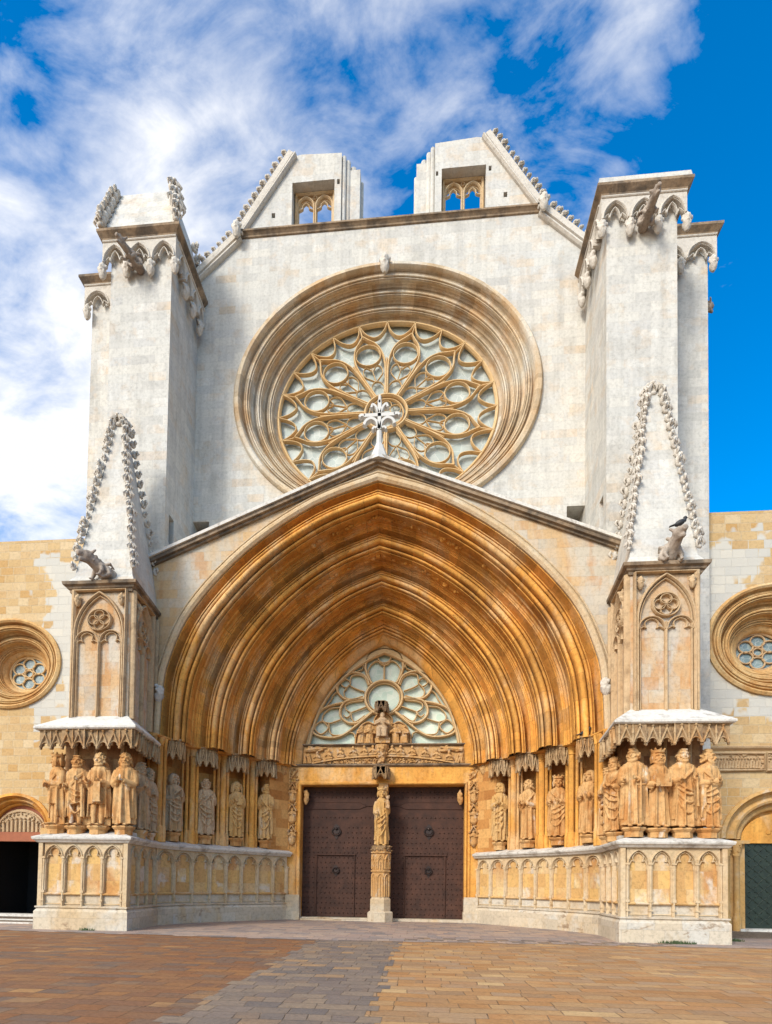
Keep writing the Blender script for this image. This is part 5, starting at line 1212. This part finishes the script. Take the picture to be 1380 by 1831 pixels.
        for k in range(8): b2.ell((cos(k * pi / 4) * .16, sin(k * pi / 4) * .172, zc + .22), (.03, .03, .035), 6, 5)
    b.v, b.f, o_ = b.v + b2.v, b.f + [tuple(i + len(b.v) for i in f) for f in b2.f], 0
    return remeshed(b, 'statue_body', .0150, 0)

def pedestal(h=.3, r=.36):
    b = MB(); b.lathe([(r * .78, -h), (r * .78, -h * .45), (r * .86, -h * .38), (r, -h * .2), (r * 1.03, -.05), (r, -.01), (r * .97, 0)], (0, 0, 0), 8, ang=(pi / 8, 2 * pi + pi / 8))
    return b.mesh('pedestal')
PED = pedestal(); PED2 = pedestal(.34, .33); PED2.name = 'pedestal'
def attribute(kind, parent, mat, H):
    b = MB()
    if kind == 'book': b.box(-.13, .13, -.42, -.33, .56 * H, .70 * H).box(-.12, .12, -.41, -.34, .565 * H, .705 * H)
    elif kind == 'small book': b.box(-.02, .20, -.40, -.32, .58 * H, .69 * H)
    elif kind == 'tablet':
        b.box(-.22, .22, -.47, -.43, .52 * H, .68 * H)
        for q in range(3): b.ell((0, -.475, (.55 + .05 * q) * H), (.018, .012, .022), 6, 4)
    elif kind == 'scroll': b.tube([(.28, -.36, .62 * H), (.30, -.36, .30 * H), (.31, -.37, .26 * H)], [.035, .03, .05], 8)
    elif kind == 'wide scroll': b.plate(FRONT(-.36), [(-.02, .34 * H), (.2, .34 * H), (.2, .60 * H), (-.02, .60 * H)], [], 0, .03); b.tube([(-.04, -.37, .33 * H), (.22, -.37, .33 * H)], .03, 7)
    elif kind == 'panel scroll': b.plate(FRONT(-.33), [(.02, .66 * H), (.24, .66 * H), (.24, .79 * H), (.02, .79 * H)], [], 0, .03)
    elif kind == 'sword': b.tube([(.16, -.40, .55 * H), (.16, -.41, .10 * H)], [.035, .02], 5); b.tube([(.04, -.40, .52 * H), (.28, -.40, .52 * H)], .02, 5); b.tube([(.16, -.40, .55 * H), (.16, -.40, .62 * H)], .02, 5)
    elif kind == 'cross':
        b.box(.09, .15, -.45, -.41, .40 * H, .56 * H).box(.04, .20, -.45, -.41, .50 * H, .53 * H)
        for q in range(5): b.tube([(.0 + .05 * q, -.44, .48 * H), (.02 + .05 * q, -.44, .44 * H)], .014, 5)
    elif kind == 'jar': b.lathe([(.04, .56 * H), (.07, .58 * H), (.06, .63 * H), (.03, .65 * H)], (.04, -.40, 0), 9)
    elif kind == 'upright book': b.box(.24, .30, -.42, -.26, .60 * H, .72 * H)
    elif kind == 'club': b.tube([(.31, -.33, .58 * H), (.33, -.33, .2 * H), (.33, -.33, .12 * H)], [.03, .05, .06], 8)
    me = b.mesh(kind.replace(' ', '_')); link(me, kind.replace(' ', '_'), mat, parent)
G_P, G_J = 'stone statues standing around the portal', 'stone statues standing around the portal'
# x, y, ground z, facing (deg, + turns to the right), params, attribute, material, label
ST = [
 (-10.47, -5.95, 3.47, -35, dict(seed=1, robe='short', H=2.36, hair='crown', beard=0, yaw=-35, sash=True, swag=0, armL=(-.05, -.34, .60), armR=(.12, -.36, .56)), None, 'statue', 'outermost left pier statue in short tunic and cloak, head turned left'),
 (-9.76, -5.98, 3.45, 4, dict(seed=2, robe='short', H=2.36, hair='bald', beard=.06, yaw=4, swag=1, armL=(.16, -.34, .64), armR=(.30, -.30, .56), wide=1.02), 'club', 'statue', 'statue with hip-slung mantle and bare shins, second from left on the left pier'),
 (-8.98, -5.98, 3.45, 2, dict(seed=3, robe='short', H=2.42, hair='curly', beard=.05, yaw=-8, swag=0, sash=False, armL=(.12, -.34, .62), armR=(.30, -.32, .62)), 'wide scroll', 'statue', 'short bearded statue with hanging scroll over knee-length robe on the left pier'),
 (-8.10, -5.98, 3.45, 10, dict(seed=4, robe='long', H=2.42, hair='curly', beard=.15, yaw=10, swag=0, sash=False, armL=(-.02, -.40, .62), armR=(.10, -.38, .64), wide=1.02, twist=.4), None, 'statue', 'curly long bearded statue, hands on his belly, inner corner of left pier'),
 (-8.02, -5.12, 3.40, 62, dict(seed=5, robe='long', H=2.36, hair='bald', beard=.08, yaw=10, swag=0, armL=(-.02, -.38, .64), armR=(.08, -.36, .64), wide=.92), None, 'statuegrey', 'statue half hidden behind the curly long bearded one on the left pier'),
 (-8.12, -4.25, 3.38, 66, dict(seed=6, robe='long', H=2.30, hair='curly', beard=.05, yaw=0, swag=1, armL=(.05, -.34, .60), armR=(.1, -.34, .60), wide=.92), None, 'statuegrey', 'shadowed statue deepest on the side of the left pier, mostly covered by its neighbour'),
 (-7.92, -2.52, 3.55, 34, dict(seed=7, robe='long', H=2.28, hair='long', beard=0, yaw=28, swag=1, armL=(.30, -.32, .66), armR=(-.06, -.32, .58), wide=1.0, twist=.5), 'upright book', 'statuegrey', 'beardless grey statue with an upright book in the outermost left jamb niche'),
 (-7.12, -1.12, 3.55, 22, dict(seed=8, robe='long', H=2.34, hair='bald', beard=.08, yaw=2, swag=1, armL=(.26, -.30, .66), armR=(.12, -.32, .66), twist=.3), 'scroll', 'statuegrey', 'grey bearded statue with a scroll hanging from his hand in the second left jamb niche'),
 (-6.16, .02, 3.55, 22, dict(seed=9, robe='long', H=2.42, hair='veil', beard=0, yaw=22, swag=1, armL=(.02, -.38, .64), armR=(.12, -.34, .68), wide=.84), 'small book', 'statuegold', 'slim beardless statue in a cap holding an open book, in the third left jamb niche'),
 (-5.16, 1.15, 3.55, 12, dict(seed=10, robe='long', H=2.55, hair='bald', beard=.09, yaw=6, swag=-1, armL=(.22, -.34, .62), armR=(.18, -.32, .62), wide=.84, twist=.8), None, 'statuegold', 'bearded statue in a diagonally folded mantle in the left jamb niche nearest the doors'),
 (5.17, 1.15, 3.55, -12, dict(seed=11, robe='long', H=2.60, hair='long', beard=.03, yaw=-16, swag=-1, armL=(.05, -.34, .64), armR=(.15, -.30, .62), wide=.84, twist=-.5), None, 'statuegold', 'slender orange stained statue in the right jamb niche nearest the doors'),
 (6.17, .02, 3.55, -20, dict(seed=12, robe='long', H=2.50, hair='curly', beard=0, yaw=-40, swag=0, cloak=False, sash=True, armL=(-.08, -.38, .60), armR=(.28, -.34, .62), wide=.92), None, 'statue', 'curly haired beardless statue looking left, second niche right of the doors'),
 (7.12, -1.12, 3.58, -14, dict(seed=13, robe='long', H=2.36, hair='crown', beard=0, yaw=2, swag=-1, armL=(.0, -.38, .60), armR=(.28, -.34, .60), wide=1.0), None, 'statue', 'crowned beardless statue in the third niche right of the doors'),
 (7.92, -2.52, 3.58, -24, dict(seed=14, robe='long', H=2.34, hair='veil', beard=0, yaw=-24, swag=0, sash=False, armL=(.0, -.36, .62), armR=(.24, -.36, .60), wide=1.02, twist=-.4), 'jar', 'statue', 'veiled beardless statue in a long pleated gown in the outermost right jamb niche'),
 (8.10, -4.25, 3.38, -64, dict(seed=15, robe='long', H=2.30, hair='bald', beard=.07, yaw=0, swag=-1, armL=(.06, -.36, .62), armR=(.1, -.34, .62), wide=.95), None, 'statue', 'partly hidden statue deepest on the side of the right pier, turned toward the doors'),
 (7.98, -5.18, 3.42, -50, dict(seed=16, robe='long', H=2.40, hair='curly', beard=.08, yaw=-5, swag=1, armL=(.08, -.36, .62), armR=(.1, -.36, .64), wide=1.0), None, 'statue', 'statue squeezed just behind the sword bearer on the right pier'),
 (8.26, -6.0, 3.50, -12, dict(seed=17, robe='long', H=2.45, hair='bald', beard=.10, yaw=-28, swag=0, sash=False, armL=(.02, -.40, .60), armR=(.30, -.32, .60), wide=1.06), 'sword', 'statue', 'statue with a sword hanging before his robe at the inner corner of the right pier'),
 (8.97, -6.0, 3.48, 2, dict(seed=18, robe='long', H=2.36, hair='crown', beard=.12, yaw=3, swag=0, sash=False, cloak=False, armL=(.20, -.38, .60), armR=(.20, -.38, .56), wide=.98), 'tablet', 'statue', 'bearded statue holding an open stone tablet with round marks on the right pier'),
 (9.70, -6.0, 3.48, 0, dict(seed=19, robe='long', H=2.44, hair='bald', beard=.08, yaw=0, swag=1, armL=(.28, -.34, .64), armR=(.16, -.34, .61), wide=1.04), 'scroll', 'statue', 'broad bearded statue in draped mantle with hanging scroll, second from right on right pier'),
 (10.44, -5.98, 3.48, 14, dict(seed=20, robe='long', H=2.38, hair='curly', beard=.14, yaw=38, swag=-1, armL=(.12, -.38, .62), armR=(.10, -.36, .58), wide=1.0), None, 'statue', 'outermost statue on the right pier, bearded head in profile looking right'),
]
def put_statue(x, y, z, rz, prm, att, mat, label, ped=True, group=G_P):
    t = tag(empty('saint_statue', (x, y, z), None, radians(rz)), label, 'statue', group)
    link(statue_mesh(**prm), 'statue_body', mat, t)
    if ped: link(PED if mat == 'statue' else PED2, 'pedestal', 'statue', t)
    if att: attribute(att, t, mat, prm['H'])
    return t
for row in ST: put_statue(*row)
# Virgin and Child on the trumeau
t = tag(empty('virgin_statue', (TX, TY, 3.36), None, 0), 'crowned mother statue carrying a child, on the pillar between the doors', 'statue')
link(statue_mesh(seed=31, H=2.62, robe='long', hair='crown', beard=0, yaw=10, swag=-1, sash=False, cloak=True, armL=(.22, -.28, .66), armR=(.20, -.30, .56), wide=.80, twist=.9), 'statue_body', 'statuegold', t)
b = MB(); b.ell((.27, -.26, 1.90), (.11, .10, .17), 10, 8); b.ell((.28, -.27, 2.16), (.08, .085, .10), 10, 8); b.tube([(.2, -.3, 1.98), (.12, -.36, 1.95)], [.04, .03], 6); b.tube([(.27, -.3, 1.8), (.22, -.4, 1.68)], [.07, .045], 7); b.tube([(.33, -.3, 1.8), (.32, -.4, 1.66)], [.07, .045], 7)
for k in range(14): a = random.uniform(0, 6.28); b.ell((.28 + cos(a) * .07, -.25 + abs(sin(a)) * .07, 2.2 + random.uniform(-.05, .05)), .028, 5, 4)
link(remeshed(b, 'child', .018, 1), 'child', 'statuegrey', t)

# ================================================================== BIRDS, WEEDS
def pigeon(x, y, z, rz, label):
    b = MB(); b.ell((0, 0, .13), (.09, .17, .09), 10, 7, Matrix.Rotation(radians(-25), 3, 'X')); b.ell((0, -.15, .27), (.05, .06, .055), 8, 6); b.tube([(0, -.12, .17), (0, -.15, .26)], [.06, .045], 7)
    b.tube([(0, .1, .1), (0, .30, .05)], [(.03, .06), (.012, .05)], 6)
    bm_ = b.mesh('bird_body', 60)
    t = tag(empty('pigeon', (x, y, z), None, radians(rz)), label, 'bird', 'pigeons resting on the facade'); link(bm_, 'bird_body', 'bird', t)
    k = MB(); k.tube([(0, -.19, .27), (0, -.25, .255)], [.016, .003], 5); link(k.mesh('beak'), 'beak', 'iron', t)
    for q in (-1, 1): k = MB(); k.tube([(q * .035, 0, 0), (q * .035, 0, .07)], .01, 5); link(k.mesh('leg'), 'leg', 'iron', t)
pigeon(7.62, -3.0, 7.12, 70, 'dark pigeon perched on the small statue canopy next to the right pier')
pigeon(9.63, -6.08, 12.84, 80, 'dark pigeon on the head of the gargoyle on the right pier')
def weed(x, y, n, sx, label):
    b = MB(); rr = random.Random(int(x * 10))
    for k in range(n):
        a, r = rr.uniform(0, 6.28), rr.random(); px_, py_ = x + cos(a) * r * sx, y - abs(sin(a)) * r * .12; h = rr.uniform(.04, .13); dx, dy = rr.uniform(-.06, .06), rr.uniform(-.06, .02)
        b.add([(px_ - .015, py_, 0), (px_ + .015, py_, 0), (px_ + dx, py_ + dy, h)], [(0, 1, 2)])
    tag(b.build('weeds', 'weed'), label, 'weeds', kind='stuff')
weed(9.35, -6.42, 260, .55, 'green weeds growing along the foot of the right pier'); weed(11.7, -5.0, 120, .3, 'small green tuft beside the corner of the right pier'); weed(-9.0, -6.45, 60, .3, 'sparse weeds at the foot of the left pier')
